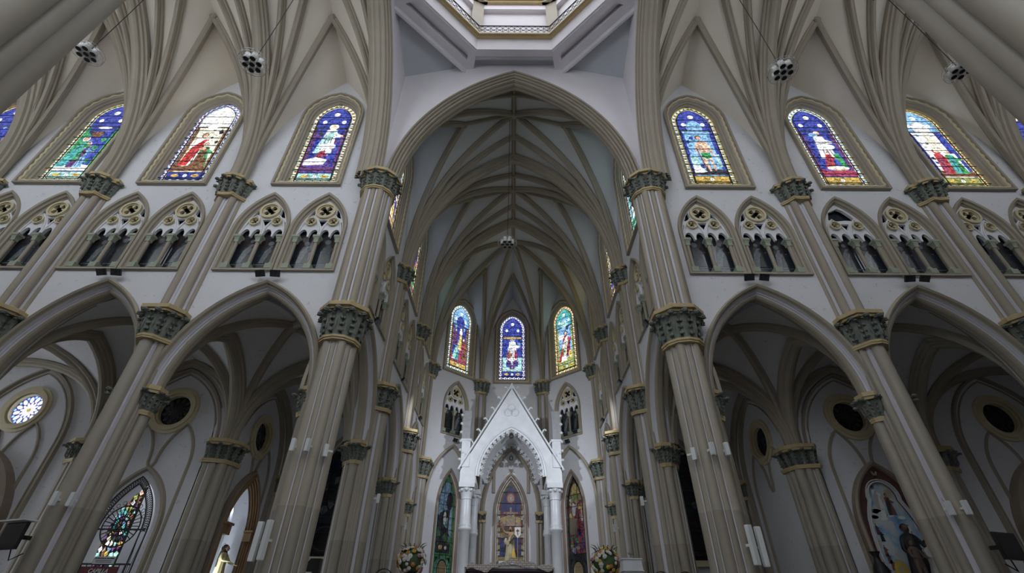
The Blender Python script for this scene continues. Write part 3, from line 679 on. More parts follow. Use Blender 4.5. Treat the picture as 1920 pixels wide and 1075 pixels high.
def picture(top, bot, ground, people, extra=(), side=None, s=.70, h=1.02, zs=19.5, z0=16.12):
    P = [(bot, [(-s, z0), (s, z0), (s, 19.0), (-s, 19.0)])]
    arch = [(x, z) for x, z in arch_path(s, h, zs, 19.0, 0, 8)]
    P.append((top, arch)); P.append((bot, ell(0, 19.25, .36, .5, 14)))
    for x in (-.42, .42): P.append(('white', ell(x, 19.45, .1, .12, 10)))
    P.append(('cream', ell(0, 20.0, .13, .13, 10)))
    if side:
        for sx in (-1, 1): P.append((side, [(sx*s, z0), (sx*(s-.14), z0), (sx*(s-.16), 18.6), (sx*(s-.1), 19.0), (sx*s, 19.0)]))
    rd = random.Random(len(top)*7+len(bot)*3+len(ground)+len(people)*11+len(extra))
    for i in range(16):
        cx, cz, k = rd.uniform(-.5, .5), rd.uniform(16.3, 19.0), rd.randint(4, 6); r = rd.uniform(.07, .15); a0 = rd.random()*6
        P.append((rd.choice([bot, 'dark', side or ground, top, 'sky' if bot == 'blue' else 'blue', 'dark']), [(cx+r*rd.uniform(.6, 1.1)*math.cos(a0+2*PI*j/k), cz+1.4*r*rd.uniform(.6, 1.1)*math.sin(a0+2*PI*j/k)) for j in range(k)]))
    P.append(('dark', [(-s, 18.93), (s, 18.93), (s, 19.02), (-s, 19.02)]))
    P.append((ground, [(-s, z0), (s, z0), (s, z0+.28), (.2, z0+.4), (-.3, z0+.3), (-s, z0+.42)]))
    for q in people: P += q
    P += list(extra)
    return P
CFR = [(0, .32), (0, .14), (.05, .12), (.05, .05), (.11, .03), (.13, -.03), (.18, -.05), (.31, -.06), (.33, -.13), (.40, -.14), (.40, 0)]
def clerestory(label, M, sch, pic, pre='g_'):
    W = window(label, M)
    part('frame', 'cfr', lambda mb: frame(mb, CFR, C_S, C_H, C_ZS, C_ZB, True, 12), 'taupe', W)
    part('rope_moulding', 'crope', lambda mb: rope(mb, C_S, C_H, C_ZS, C_ZB, .245, -.06), 'goldpale', W)
    G = part('glazing', 'cgl', lambda mb: plate(mb, arch_path(C_S+.02, C_H, C_ZS, C_ZB-.02, 0, 10), [], .245, .26), 'black', W)
    ps = []; n = 12; L = (C_ZS-C_ZB-.24)/n
    for i in range(n):
        for sx in (-1, 1): ps.append((sx*(C_S-.105), C_ZB+.24+L*(i+.5), 0))
    R = (C_S**2+C_H**2)/(2*C_S); c = R-C_S; r = R-.105; tm = math.acos(c/r)
    for i in range(6):
        t = tm*(i+.5)/6.3
        for sx in (-1, 1): ps.append((sx*(r*math.cos(t)-c), C_ZS+r*math.sin(t), -sx*t))
    ps.append((0, C_ZS+r*math.sin(tm)-.05, PI/2))
    for i in range(6): ps.append((-C_S+.15+(2*C_S-.3)*i/5, C_ZB+.115, PI/2))
    for x, z, a in ps: part('pane', 'bp'+sch, border_pane, SCH[sch], G, T(x, .24, z) @ RY(a))
    part('pane', 'pred'+sch, lambda mb: (quad(mb, -.68, C_ZB+.27, .68, C_ZB+.62, .238, 0), [flat(mb, ell(x, C_ZB+.44, .17, .09, 10), .234, 1) for x in (-.4, .4)], flat(mb, ell(0, C_ZB+.44, .09, .1, 8), .234, 2)), [SCH[sch][3], 'g_gold', 'g_white'], G)
    for i, (m, pl) in enumerate(pic): part('pane', None, lambda mb: flat(mb, pl, .238-.0014*i), pre+m, G)
    def bars(mb):
        for z in [C_ZB+.24+.5*i for i in range(9)]: mb.box((0, .17, z), (2*C_S*(1 if z < C_ZS else .8), .02, .022))
        for x in (-.70, .70): mb.box((x, .175, (C_ZB+C_ZS)/2), (.03, .02, C_ZS-C_ZB))
        mb.tube([(x, .175, z) for x, z in arch_path(.70, 1.02, C_ZS, None, 0, 8)], .016, 4)
        mb.box((0, .175, C_ZB+.245), (2*C_S, .02, .03))
    part('lead_bars', 'cbars', bars, 'black', W)
    return W
pp = person
PICS = dict(
 L1=('a', picture('blue', 'blue', 'purple', [pp(-.05, 17.3, 1.9, 'white', 'aqua', 'cream', lean=.08, halo='white'), pp(-.2, 16.5, 1.1, 'crimson', None, 'dark', halo=None, lean=.2)], [('white', [(-.62, 16.5), (.2, 16.55), (.3, 16.85), (-.2, 17.0), (-.62, 16.8)]), ('white', ell(.1, 17.7, .36, .22))], 'purple')),
 L2=('b', picture('white', 'cream', 'brown', [pp(-.12, 16.45, 2.1, 'white', 'red', halo=None), pp(.32, 16.4, 1.5, 'green', 'brown', 'brown', halo=None, lean=-.1)], [('flesh', ell(.12, 17.5, .14, .1)), ('brown', [(-.1, 16.3), (.6, 16.3), (.5, 16.9), (.1, 17.0)]), ('white', ell(0, 19.2, .3, .4))], 'brown')),
 L3=('a', picture('blue', 'blue', 'white', [pp(.05, 16.3, 1.6, 'sky', 'purple', halo='white', lean=-.1), pp(-.3, 16.7, 1.5, 'green', 'teal', 'brown', halo='cream')], [('brown', ell(0, 18.4, .25, .2)), ('white', ell(.1, 18.85, .3, .07)), ('teal', [(-.7, 16.3), (-.3, 16.3), (-.1, 17.4), (-.5, 17.2)])], 'green')),
 L4=('e', picture('blue', 'blue', 'purple', [pp(0, 16.5, 2, 'white', 'red')], (), 'purple')),
 R1=('c', picture('blue', 'sky', 'dark', [[('flesh', [(-.14, 18.2), (-.24, 18.0), (-.3, 17.55), (-.22, 17.5), (-.14, 17.8), (-.1, 17.4), (-.08, 16.9), (.02, 16.35), (.1, 16.35), (.06, 16.9), (.12, 17.2), (.2, 16.9), (.22, 16.4), (.32, 16.42), (.3, 16.95), (.26, 17.4), (.24, 17.8), (.34, 17.45), (.4, 17.2), (.46, 17.3), (.36, 17.9), (.28, 18.2), (.08, 18.28)]), ('green', [(-.12, 17.5), (.26, 17.5), (.28, 17.2), (.1, 17.1), (-.1, 17.2)]), ('brown', ell(-.02, 18.5, .13, .16)), ('flesh', ell(0, 18.46, .09, .12)), ('brown', [(-.25, 17.8), (-.2, 17.8), (-.05, 16.5), (-.12, 16.5)])]], [('aqua', [(-.6, 16.5), (-.3, 16.5), (-.3, 17.2), (-.6, 17.3)]), ('white', [(-.6, 16.2), (-.1, 16.3), (-.3, 16.6), (-.6, 16.75)]), ('aqua', [(.45, 16.6), (.6, 16.6), (.6, 17.4), (.45, 17.3)])], 'blue')),
 R2=('d', picture('blue', 'blue', 'crimson', [pp(0, 17.2, 1.75, 'white', None, 'cream', halo='purple'), pp(-.2, 16.6, 1.0, 'red', 'crimson', halo=None, lean=.2)], [('white', ell(.08, 17.9, .36, .17)), ('green', [(.15, 17.4), (.4, 17.5), (.5, 16.6), (.3, 16.6)]), ('cream', ell(.05, 16.55, .45, .13)), ('sky', ell(-.2, 18.7, .2, .12))], 'purple')),
 R3=('e', picture('sky', 'white', 'brown', [pp(-.2, 16.3, 1.5, 'red', 'crimson', halo='red'), pp(.2, 16.3, 1.4, 'green', 'teal', halo='white')], [('cream', [(-.3, 17.6), (.3, 17.6), (.1, 18.9), (-.2, 18.9)]), ('blue', [(.3, 17.5), (.6, 17.5), (.6, 18.9), (.3, 18.9)])], 'blue')),
 R4=('e', picture('blue', 'blue', 'brown', [pp(0, 16.5, 2, 'gold', 'blue')], (), 'purple')),
 CL1=('c', picture('sky', 'blue', 'gold', [pp(0, 16.4, 2.2, 'white', 'sky'), pp(-.35, 16.4, 1.5, 'red', 'yellow', halo=None)], [('yellow', ell(.2, 16.7, .2, .3))], 'purple')),
 CL2=('c', picture('sky', 'blue', 'brown', [pp(-.1, 16.4, 2.1, 'red', 'white'), pp(.3, 16.4, 1.5, 'green', None, halo=None)], (), 'crimson')),
 CL3=('c', picture('green', 'sky', 'brown', [pp(0, 16.4, 2.0, 'green', 'white')], (), 'olive')),
 CR1=('d', picture('aqua', 'sky', 'green', [pp(0, 16.5, 2.1, 'red', 'white'), pp(.3, 16.4, 1.4, 'green', 'olive', halo=None)], [('crimson', [(.1, 17), (.5, 17), (.4, 18.3), (.2, 18.4)])], 'teal')),
 CR2=('c', picture('sky', 'cream', 'brown', [pp(0, 16.4, 2.1, 'brown', 'gold'), pp(-.3, 16.4, 1.5, 'blue', None, halo=None)], (), 'brown')),
 CR3=('e', picture('yellow', 'olive', 'brown', [pp(0, 16.4, 2.0, 'brown', 'yellow')], (), 'olive')),
 AL=('d', picture('sky', 'blue', 'crimson', [pp(-.3, 16.25, 1.35, 'teal', 'aqua', 'brown', halo=None, lean=.15), pp(.32, 16.3, 1.75, 'brown', 'crimson', 'dark', halo=None), pp(-.4, 17.3, 1.3, 'purple', None, 'dark', halo=None)], [('yellow', [(-.06, 17.1), (.14, 17.1), (.12, 18.3), (-.04, 18.3)]), ('white', ell(.04, 18.4, .13, .18)), ('cream', ell(.04, 18.65, .09, .1)), ('flesh', [(-.2, 17.0), (.2, 17.0), (.15, 17.15), (-.2, 17.15)])], 'brown')),
 AC=('b', picture('blue', 'blue', 'aqua', [pp(0, 16.9, 1.95, 'white', 'white', 'brown', halo='sky')], [('crimson', [(-.38, 17.4), (-.2, 17.9), (-.14, 17.2), (-.3, 17.0)]), ('crimson', [(.38, 17.4), (.2, 17.9), (.14, 17.2), (.3, 17.0)]), ('purple', [(-.4, 17.05), (-.1, 16.9), (0, 16.25), (-.14, 16.25)]), ('purple', [(.4, 17.05), (.1, 16.9), (0, 16.25), (.14, 16.25)]), ('aqua', [(-.68, 16.4), (-.42, 16.4), (-.42, 17.2), (-.68, 17.2)]), ('aqua', [(.68, 16.4), (.42, 16.4), (.42, 17.2), (.68, 17.2)]), ('brown', [(-.42, 17.3), (.0, 17.3), (.02, 17.55), (-.42, 17.5)]), ('gold', [(-.66, 18.7), (.66, 18.7), (.66, 18.85), (-.66, 18.85)])])),
 AR=('e', picture('teal', 'sky', 'olive', [pp(.08, 16.6, 2.0, 'crimson', 'cream', 'dark', halo=None, arm=.3), pp(-.35, 16.3, 1.2, 'green', 'red', 'brown', halo=None, lean=.1)], [('white', [(-.4, 16.3), (.1, 16.3), (0, 16.8), (-.3, 16.7)]), ('yellow', ell(.42, 16.7, .16, .28)), ('white', ell(-.3, 18.2, .28, .2)), ('aqua', ell(0, 19.2, .3, .3))], 'olive')))
LAB = dict(
 L1='round-headed stained glass window with white figures on deep blue, nearest the crossing on the left', L2='stained glass window with red and white robed figure under pale sky, left transept', L3='stained glass window with green and blue robed figures on blue, left transept', L4='stained glass window at the far left edge partly hidden by the near pier',
 R1='stained glass window with bare-chested figure standing on blue, nearest the crossing on the right', R2='stained glass window with white figure over red on deep blue, right transept', R3='stained glass window with pale light beams and red and green robes, right transept', R4='stained glass window at the far right edge partly hidden by the near pier')
for sx, sd in ((-1, 'L'), (1, 'R')):
    for i in range(4): clerestory(LAB[sd+str(i+1)], place(sx*XB[i], YW), *PICS[sd+str(i+1)])
    W_ = 'left' if sx < 0 else 'right'
    for i in range(3): clerestory('slender stained glass window seen edge-on in the %s choir wall, %s from the crossing' % (W_, ('first', 'second', 'third')[i]), place(sx*XW, YB[i], 0, -sx*PI/2), *PICS['C'+sd+str(i+1)])
clerestory('upper stained glass window of the apse with teal and brown robed figures, left', F_APL, *PICS['AL'])
clerestory('central upper stained glass window of the apse with white robed figure above green water', F_APC, *PICS['AC'])
clerestory('upper stained glass window of the apse with crimson and cream robed figure, right', F_APR, *PICS['AR'])
# ---- triforium openings
TFR = [(0, .34), (0, .12), (.05, .09), (.05, .02), (.10, -.01), (.12, -.08), (.2, -.10), (.2, 0)]
TZ = 12.62
def tracery(mb, broken=False):
    out = arch_path(T_S, T_H, T_ZS, TZ, 0, 10)
    bot = []
    for k in range(4):
        cx = -.58+.387*k
        for i in range(9):
            t = PI-PI*i/8; bot.append((cx+.165*math.cos(t), TZ+.34*math.sin(t)*(1 if i not in (0, 8) else 0)+.001*k))
    hs = [[(-.17, 13.42), (.17, 13.42), (0, 13.1)], [(-.62, 13.5), (-.38, 13.6), (-.4, 13.95), (-.5, 13.82)], [(.38, 13.6), (.62, 13.5), (.5, 13.82), (.4, 13.95)],
          [(-.74, 13.1), (-.66, 13.1), (-.68, 13.36)], [(.66, 13.1), (.74, 13.1), (.68, 13.36)]]
    if broken: hs = [[(-.17, 13.42), (.17, 13.42), (0, 13.1)], [(-.5, 13.62), (-.2, 13.56), (.1, 13.6), (.5, 13.58), (.4, 13.8), (.2, 14.1), (.02, 14.2), (-.12, 14.12), (-.36, 14.0)]]
    else: hs += [circ(0, 13.84, .3, 16)]
    hs += [circ(x, 13.3, .15, 12) for x in (-.4, .4)]
    plate(mb, out+bot, hs, .13, .23)
    for x in (-.4, .4): mb.tube([(x+a, .12, TZ+.05+z) for a, z in arc_half(.37, .95, 0, 8)]+[(x-a, .12, TZ+.05+z) for a, z in reversed(arc_half(.37, .95, 0, 8)[:-1])], .035, 5)
def roundel(mb, r):
    plate(mb, circ(0, 0, r*.86, 24), [foil(0, 0, r*.82, 4, 7, PI/4)], .10, .2); ringplate(mb, 0, 0, r*.8, r, .04, .2, 28); ringplate(mb, 0, 0, r*.66, r*.72, .07, .1, 24)
def tri_glass(mb, v):
    quad(mb, -.42, 11.1, .42, 14.6, 0, 0)
    for i in range(5): quad(mb, -.34+.15*i, 12.2, -.28+.15*i, 12.75, -.004, 1)
    quad(mb, -.36, 11.2, .36, 11.42, -.004, 2); quad(mb, -.36, 11.46, .36, 11.5, -.005, 3)
def tri_fig(mb, v):
    for i, (m, pl) in enumerate(person(0, 11.55, 1.05 if v != 2 else .95, 0, 2 if v else None, 1, 3, 1 if v != 1 else None, lean=(-.05, .08, 0)[v % 3])): flat(mb, pl, -.008-.002*i, m)
def triforium(label, M, v, broken=False):
    W = window(label, M)
    part('frame', 'tfr', lambda mb: frame(mb, TFR, T_S, T_H, T_ZS, 11.16, True, 12), 'taupe', W)
    part('tracery', 'ttrb' if broken else 'ttr', lambda mb: tracery(mb, broken), 'tracery', W)
    if not broken: part('roundel', 'rd1', lambda mb: roundel(mb, .37), 'goldpale', W, T(0, 0, 13.84))
    for x in (-.4, .4): part('roundel', 'rd2', lambda mb: roundel(mb, .19), 'goldpale', W, T(x, 0, 13.3))
    for x in (-.74, 0, .74):
        c = part('colonnette', 'cln', lambda mb: mb.lathe([(.066, 11.38), (.066, 12.34)], 10), 'taupe', W, T(x, .14, 0))
        part('capital', 'clc', lambda mb: (mb.loft([[(sx*k, sy*k, z) for sx, sy in ((-1, -1), (1, -1), (1, 1), (-1, 1))] for k, z in ((.075, 12.32), (.08, 12.42), (.115, 12.54))], 0, False), mb.box((0, 0, 12.58), (.26, .26, .09)), [mb.ball((sx*.09, -.09, 12.5), .035, 6) for sx in (-1, 1)]), 'basegreen', c)
        part('foot', 'clb', lambda mb: (mb.box((0, 0, 11.24), (.24, .24, .2)), mb.lathe([(.1, 11.34), (.085, 11.4), (.07, 11.44)], 10)), 'basegreen', c)
    for i, x in enumerate((-.385, .385)):
        g = part('glass_light', 'tg', lambda mb: tri_glass(mb, v), ['dg_blue', 'dg_red', 'dg_grey', 'dg_fig'], W, T(x, .31, 0))
        part('figure', ('tf', (v+i) % 3), lambda mb: tri_fig(mb, (v+i) % 3), ['dg_grey', 'dg_fig', 'dg_pale', 'dg_fig'], g)
    return W
k = 0
for sx in (-1, 1):
    sd = 'left' if sx < 0 else 'right'
    for i in range(4):
        for j, t in enumerate((-TU, TU)):
            k += 1; br = (sx > 0 and i == 1 and t < 0)
            bn = ('nearest the crossing', 'in the second bay', 'in the third bay', 'in the outermost bay')[i]; inner = (t*sx < 0)
            lb = 'gallery window with its top roundel broken away, right transept' if br else 'two-light gallery window %s of the %s transept, %s of its pair' % (bn, sd, 'inner' if inner else 'outer')
            triforium(lb, place(sx*XB[i]+t, YW), k % 3, br)
        for t in ((-.98, .98) if i < 3 else ()):
            k += 1; triforium('two-light gallery window edge-on in the %s choir wall, bay %s, %s half' % (sd, ('one', 'two', 'three')[i], 'nearer' if t < 0 else 'farther'), place(sx*XW, YB[i]+t, 0, -sx*PI/2), k % 3)
triforium('single two-light gallery window in the slanting apse wall, left', F_APL, 0)
triforium('single two-light gallery window in the slanting apse wall, right', F_APR, 1)
# ---- lower apse windows (dim glass)
def lower_window(label, M, s, h, zs, zb, build, fm='brown_arch'):
    W = window(label, M)
    part('frame', ('lwf', s), lambda mb: frame(mb, [(0, .25), (0, .05), (.06, .0), (.12, -.08), (.22, -.08), (.22, 0)], s, h, zs, zb, False, 12), fm, W)
    G = part('glazing', ('lwg', s), lambda mb: plate(mb, arch_path(s, h, zs, zb, .02, 12), [], .2, .22), 'black', W)
    for i, (m, pl) in enumerate(build()): part('pane', None, lambda mb: flat(mb, pl, .19-.003*i), m, G)
    def bars(mb):
        z = zb+.35
        while z < zs+h-.3:
            wd = s if z < zs else s*max(.1, math.sqrt(max(0, 1-((z-zs)/h)**1.6))); mb.box((0, .1, z), (2*wd, .02, .025)); z += .62
        for x in (-s*.34, s*.34): mb.box((x, .1, (zb+zs)/2+.5), (.018, .02, zs-zb+1.6))
    part('lead_bars', ('lwb', s, zb), bars, 'black', W)
    return W
def shard(seed, n, cols, x0, x1, z0, z1, r):
    rd = random.Random(seed); out = []
    for i in range(n):
        cx, cz = rd.uniform(x0, x1), rd.uniform(z0, z1); k = rd.randint(4, 7); a0 = rd.random()*6
        out.append((rd.choice(cols), [(max(x0, min(x1, cx+r*rd.uniform(.5, 1.1)*math.cos(a0+2*PI*j/k))), cz+r*rd.uniform(.5, 1.3)*math.sin(a0+2*PI*j/k)) for j in range(k)]))
    return out
def predella(z0, z1, s, c1, c2):
    zc = (z0+z1)/2
    return [(c1, [(-s, z0), (s, z0), (s, z1), (-s, z1)])]+[(c2, [(sx*s*.86, zc+sz*.62), (sx*s*.86, zc+sz*.3), (sx*s*.5, zc+sz*.62)]) for sx in (-1, 1) for sz in (-1, 1)]+[('d_teal' if c1 == 'd_green' else 'dg_grey', ell(0, zc, s*.72, .62, 20)), (c2, ell(0, zc, s*.6, .53, 20)), ('gold', ell(0, zc, s*.52, .46, 20))]+[('brown_arch', [(-s*.34, zc+.22-.15*j), (s*.34, zc+.22-.15*j), (s*.34, zc+.24-.15*j), (-s*.34, zc+.24-.15*j)]) for j in range(4)]
def lw_left():
    P = [('d_green', arch_path(.60, 1.72, 7.0, 3.0, 0, 10)), ('d_sky', arch_path(.48, 1.45, 7.0, 4.75, 0, 10)), ('d_dark', [(-.48, 4.7), (.48, 4.7), (.48, 5.5), (-.48, 6.6)])]
    P += shard(3, 16, ['d_dark', 'd_green', 'd_teal', 'd_dark'], -.46, .46, 4.9, 6.9, .2)
    P += [('d_brown', [(.12, 4.9), (.24, 4.9), (.28, 7.2), (.2, 7.2)]), ('d_dark', ell(.22, 7.3, .22, .5)), ('d_dark', ell(-.3, 6.2, .17, .5)), ('d_white', ell(-.05, 6.4, .1, .34)), ('d_yellow', ell(-.2, 4.95, .12, .12)), ('d_white', ell(.16, 4.95, .1, .1))]
    return P+predella(3.1, 4.65, .58, 'd_green', 'dg_black')
def lw_right():
    P = [('dg_grey', arch_path(.60, 1.72, 7.0, 3.0, 0, 10)), ('d_crimson', arch_path(.48, 1.45, 7.0, 4.75, 0, 10)), ('d_yellow', [(-.44, 7.4), (.44, 7.4), (.26, 8.05), (0, 8.4), (-.26, 8.05)]), ('d_olive', ell(0, 7.55, .4, .2))]
    P += shard(5, 14, ['d_flesh', 'd_red', 'd_yellow', 'd_white', 'd_flesh'], -.46, .46, 6.2, 7.4, .15)+shard(9, 12, ['d_blue', 'd_green', 'd_olive', 'd_sky'], -.46, .46, 4.85, 5.9, .18)
    P += [('d_white', ell(-.1, 6.9, .15, .35)), ('d_red', ell(.18, 5.3, .09, .3)), ('d_yellow', ell(0, 7.9, .12, .12))]
    return P+predella(3.1, 4.65, .58, 'dg_grey', 'dg_black')
def lw_mid():
    P = [('d_cream', arch_path(.79, 1.98, 6.9, 3.4, 0, 12)), ('d_brown', arch_path(.72, 1.85, 6.9, 3.5, 0, 12)), ('d_blue', arch_path(.60, 1.6, 6.9, 4.6, 0, 12))]
    for j, c in enumerate(('d_crimson', 'd_yellow', 'd_flesh', 'd_brown', 'd_gold', 'd_blue')):
        z = 6.95-.27*j; P.append((c, [(-.6, z), (-.2, z+.1), (.2, z+.1), (.6, z), (.6, z-.27), (.2, z-.17), (-.2, z-.17), (-.6, z-.27)]))
    P += [('d_red', ell(0, 7.75, .3, .34, 16)), ('d_flesh', ell(0, 7.75, .21, .25, 14)), ('d_white', [(-.12, 7.86), (0, 7.8), (.12, 7.86), (.03, 7.72), (0, 7.62), (-.03, 7.72)])]
    P += [('brown_arch', [(-.055, 4.9), (.055, 4.9), (.055, 7.25), (-.055, 7.25)]), ('brown_arch', [(-.42, 6.9), (.42, 6.9), (.42, 6.98), (-.42, 6.98)]), ('d_flesh', [(-.06, 6.1), (.06, 6.1), (.09, 6.7), (.36, 6.92), (.34, 6.98), (0, 6.82), (-.34, 6.98), (-.36, 6.92), (-.09, 6.7)]), ('d_flesh', ell(0, 6.92, .06, .08))]
    P += shard(7, 12, ['d_blue', 'd_brown', 'd_dark', 'd_crimson'], -.58, .58, 4.75, 5.4, .16)
    for sx in (-1, 1):
        for j in range(9): P.append((('d_white', 'd_yellow', 'd_red')[j % 3], [(sx*.62, 4.75+.3*j), (sx*.7, 4.75+.3*j), (sx*.7, 4.95+.3*j), (sx*.62, 4.95+.3*j)]))
    P += [('d_gold', [(-.7, 4.5), (.7, 4.5), (.7, 4.66), (-.7, 4.66)]), ('d_red', [(-.55, 3.5), (.55, 3.5), (.55, 4.4), (-.55, 4.4)]), ('d_cream', ell(0, 3.75, .52, .62, 18)), ('d_gold', ell(0, 3.75, .44, .54, 18))]
    return P
lower_window('tall green stained glass window with an oval plaque, left of the altar canopy', F_APL, .62, 1.75, 7.0, 3.0, lw_left)
WR_ = lower_window('tall yellow and red stained glass window with an oval plaque, right of the altar canopy', F_APR, .62, 1.75, 7.0, 3.0, lw_right)
lower_window('tall stained glass window with a crucifix inside the altar canopy', F_APC, .80, 2.0, 6.9, 3.4, lw_mid)
b = part('hanging_banner', None, lambda mb: mb.box((0, -.12, 6.0), (.46, .05, .8)), 'brown_arch', None, F_APR); tag(b, 'plain dark brown banner hanging before the yellow stained glass window', 'banner')
# ------------------------------------------------------------------ aisle outer walls
def mould(mb, pts, w_=.12, d=.1, mi=0):
    n = len(pts); rows = [[], [], [], []]
    for i, (x, z) in enumerate(pts):
        a = pts[max(0, i-1)]; b = pts[min(n-1, i+1)]; tx, tz = b[0]-a[0], b[1]-a[1]; l = math.hypot(tx, tz) or 1; nx, nz = -tz/l, tx/l
        for r, (o_, dd) in zip(rows, ((w_/2, 0), (w_*.28, -d), (-w_*.28, -d), (-w_/2, 0))): r.append((x+nx*o_, dd, z+nz*o_))
    mb.loft(rows, mi, False, False, False)
def blind_tracery(parent, x0):
    M = T(x0, 0, 0)
    part('formeret_moulding', 'ft', lambda mb: (mould(mb, arch_path(2.05, 3.0, 6.9, 0, 0, 12), .14, .12), mould(mb, arch_path(1.86, 2.8, 6.9, 0, 0, 12), .06, .05)), 'taupe', parent, M)
    def lan(mb, sx=1):
        a = arc_half(.62, 1.4, 0, 8); p = [(.75+.62, 0)]+[(.75+x, 6.25+z) for x, z in a]+[(.75-x, 6.25+z) for x, z in reversed(a[:-1])]+[(.02, 6.02)]
        mould(mb, [(sx*x, z) for x, z in p], .1, .08)
    for sx in (-1, 1): part('lancet_moulding', ('ln', sx), lambda mb: lan(mb, sx), 'taupe', parent, M)
def oculus(label, M, lit):
    W = window(label, M)
    part('frame', 'ocf', lambda mb: (ringplate(mb, 0, 0, .78, .92, -.08, .05, 32), ringplate(mb, 0, 0, .66, .8, -.13, .1, 32), ringplate(mb, 0, 0, .58, .68, -.05, .2, 32)), 'goldpale', W)
    G = part('glazing', 'ocg%d' % lit, lambda mb: flat(mb, circ(0, 0, .6, 32), .12), 'g_blue' if lit else 'dg_black', W)
    pm = 'g_white' if lit else 'dg_grey'
    for k in range(12):
        R = RY(2*PI*k/12)
        part('pane', 'ocp%d' % lit, lambda mb: flat(mb, ell(0, .2, .045, .13, 10), .11), pm, G, R)
        part('pane', 'ocq%d' % lit, lambda mb: flat(mb, ell(0, .42, .075, .12, 10), .108), pm, G, R @ RY(PI/12))
        part('pane', 'ocr%d' % lit, lambda mb: flat(mb, ell(0, .52, .05, .05, 8), .106), 'g_sky' if lit else 'dg_black', G, R)
    part('pane', 'ocs%d' % lit, lambda mb: flat(mb, circ(0, 0, .07, 12), .1), 'g_gold' if lit else 'dg_grey', G)
OCZ = 8.2
for sx in (-1, 1):
    sd = 'left' if sx < 0 else 'right'
    xs = (13.01, 18.8)
    def fn(mb):
        hs = [circ(sx*x, OCZ, .6, 24) for x in xs]
        hs.append(arch_path(.95, 1.75, 3.98, .3, 0, 10) if sx < 0 else arch_path(.98, 1.8, 4.35, 2.3, 0, 10))
        hs[-1] = [(x+sx*13.01, z) for x, z in hs[-1]]
        hs.append([(x+sx*18.9, z) for x, z in arch_path(.9, 1.7, 3.9, .3, 0, 10)])
        plate(mb, [(sx*10.45, 0), (sx*24.8, 0), (sx*24.8, 11), (sx*10.45, 11)] if sx > 0 else [(sx*24.8, 0), (sx*10.45, 0), (sx*10.45, 11), (sx*24.8, 11)], hs, 0, .6)
    o = part('wall_aisle_'+sd, None, fn, 'plaster', None, place(0, YA)); tag(o, 'outer aisle wall with round windows and blind tracery on the '+sd, kind='structure')
    for x in xs: blind_tracery(o, sx*x)
    if sx < 0: part('lower_arch_moulding', None, lambda mb: mould(mb, [(x+sx*13.01, z) for x, z in arch_path(1.18, 1.95, 4.1, 0, 0, 12)], .16, .12), 'taupe', o)
    oculus('lit rose window with white petals in the aisle wall, far left' if sx < 0 else 'dark round window in the aisle wall at the far right edge', place(sx*18.8, YA, OCZ), sx < 0)
    oculus('dark round window above the grilled chapel arch, left aisle' if sx < 0 else 'dark round window above the painted niche, right aisle', place(sx*13.01, YA, OCZ), False)
    # choir aisle side wall
    def fn2(mb):
        hs = [circ(-sx*19.85, 7.95, .6, 24)]
        if sx < 0: hs.append([(x+20.0, z) for x, z in arch_path(.85, 1.7, 4.3, 2.3, 0, 10)])
        xa, xb = (YA-.05, 22.9) if sx < 0 else (-22.9, -YA+.05)
        plate(mb, [(xa, 0), (xb, 0), (xb, 11), (xa, 11)], hs, 0, .6)
    o = part('wall_choir_aisle_'+sd, None, fn2, 'plaster', None, place(sx*XA, 0, 0, -sx*PI/2)); tag(o, 'side wall of the %s choir aisle with one round window' % sd, kind='structure')
    blind_tracery(o, -sx*20.0)
    oculus('small-looking dark round window high in the %s choir aisle' % sd, place(sx*XA, 19.85, 7.95, -sx*PI/2), False)
    # end wall with tall dark window
    def fn3(mb):
        plate(mb, [(-2.4, 0), (2.5, 0), (2.5, 11), (-2.4, 11)], [arch_path(.78, 1.9, 6.8, 3.85, .02, 10)], 0, .4)
    o = part('wall_aisle_end_'+sd, None, fn3, 'plaster', None, place(sx*8.12, 22.75)); tag(o, 'end wall of the %s choir aisle around a tall dark window' % sd, kind='structure')
    def lwd():
        P = [('dg_blue', arch_path(.77, 1.88, 6.8, 3.9, 0, 10))]
        P += shard(31+sx, 22, ['dg_grey', 'dg_red', 'dg_blue', 'dg_grey', 'dg_fig'], -.7, .7, 5.4, 7.6, .2)
        P += [('dg_black', [(-.75, 3.95), (.75, 3.95), (.75, 5.15), (-.75, 5.15)]), ('dg_grey', ell(0, 4.55, .52, .5, 20)), ('dg_black', ell(0, 4.55, .45, .44, 20))]
        return P
    lower_window('tall unlit window with a dark oval panel ending the %s choir aisle' % sd, place(sx*8.12, 22.75), .78, 1.9, 6.8, 3.82, lwd, 'taupe')
    o = part('trim_%d' % (1 if sx < 0 else 2), None, lambda mb: mb.box((0, -.1, 3.72), (2.3, .3, .22)), 'goldpale', None, place(sx*8.12, 22.75)); tag(o, 'pale gold sill under the dark window at the end of the %s choir aisle' % sd, kind='structure')
# back walls behind openings; the right one has room shade in its colour
for sx in (-1, 1):
    o = part('wall_chapel_back_'+('left' if sx < 0 else 'right'), None, lambda mb: mb.box((sx*17.95, 19.6, 3.5), (13, .2, 7)), 'plaster' if sx < 0 else 'room_shade', None); tag(o, 'back wall of the side chapel beyond the %s aisle' % ('left' if sx < 0 else 'right'), kind='structure')
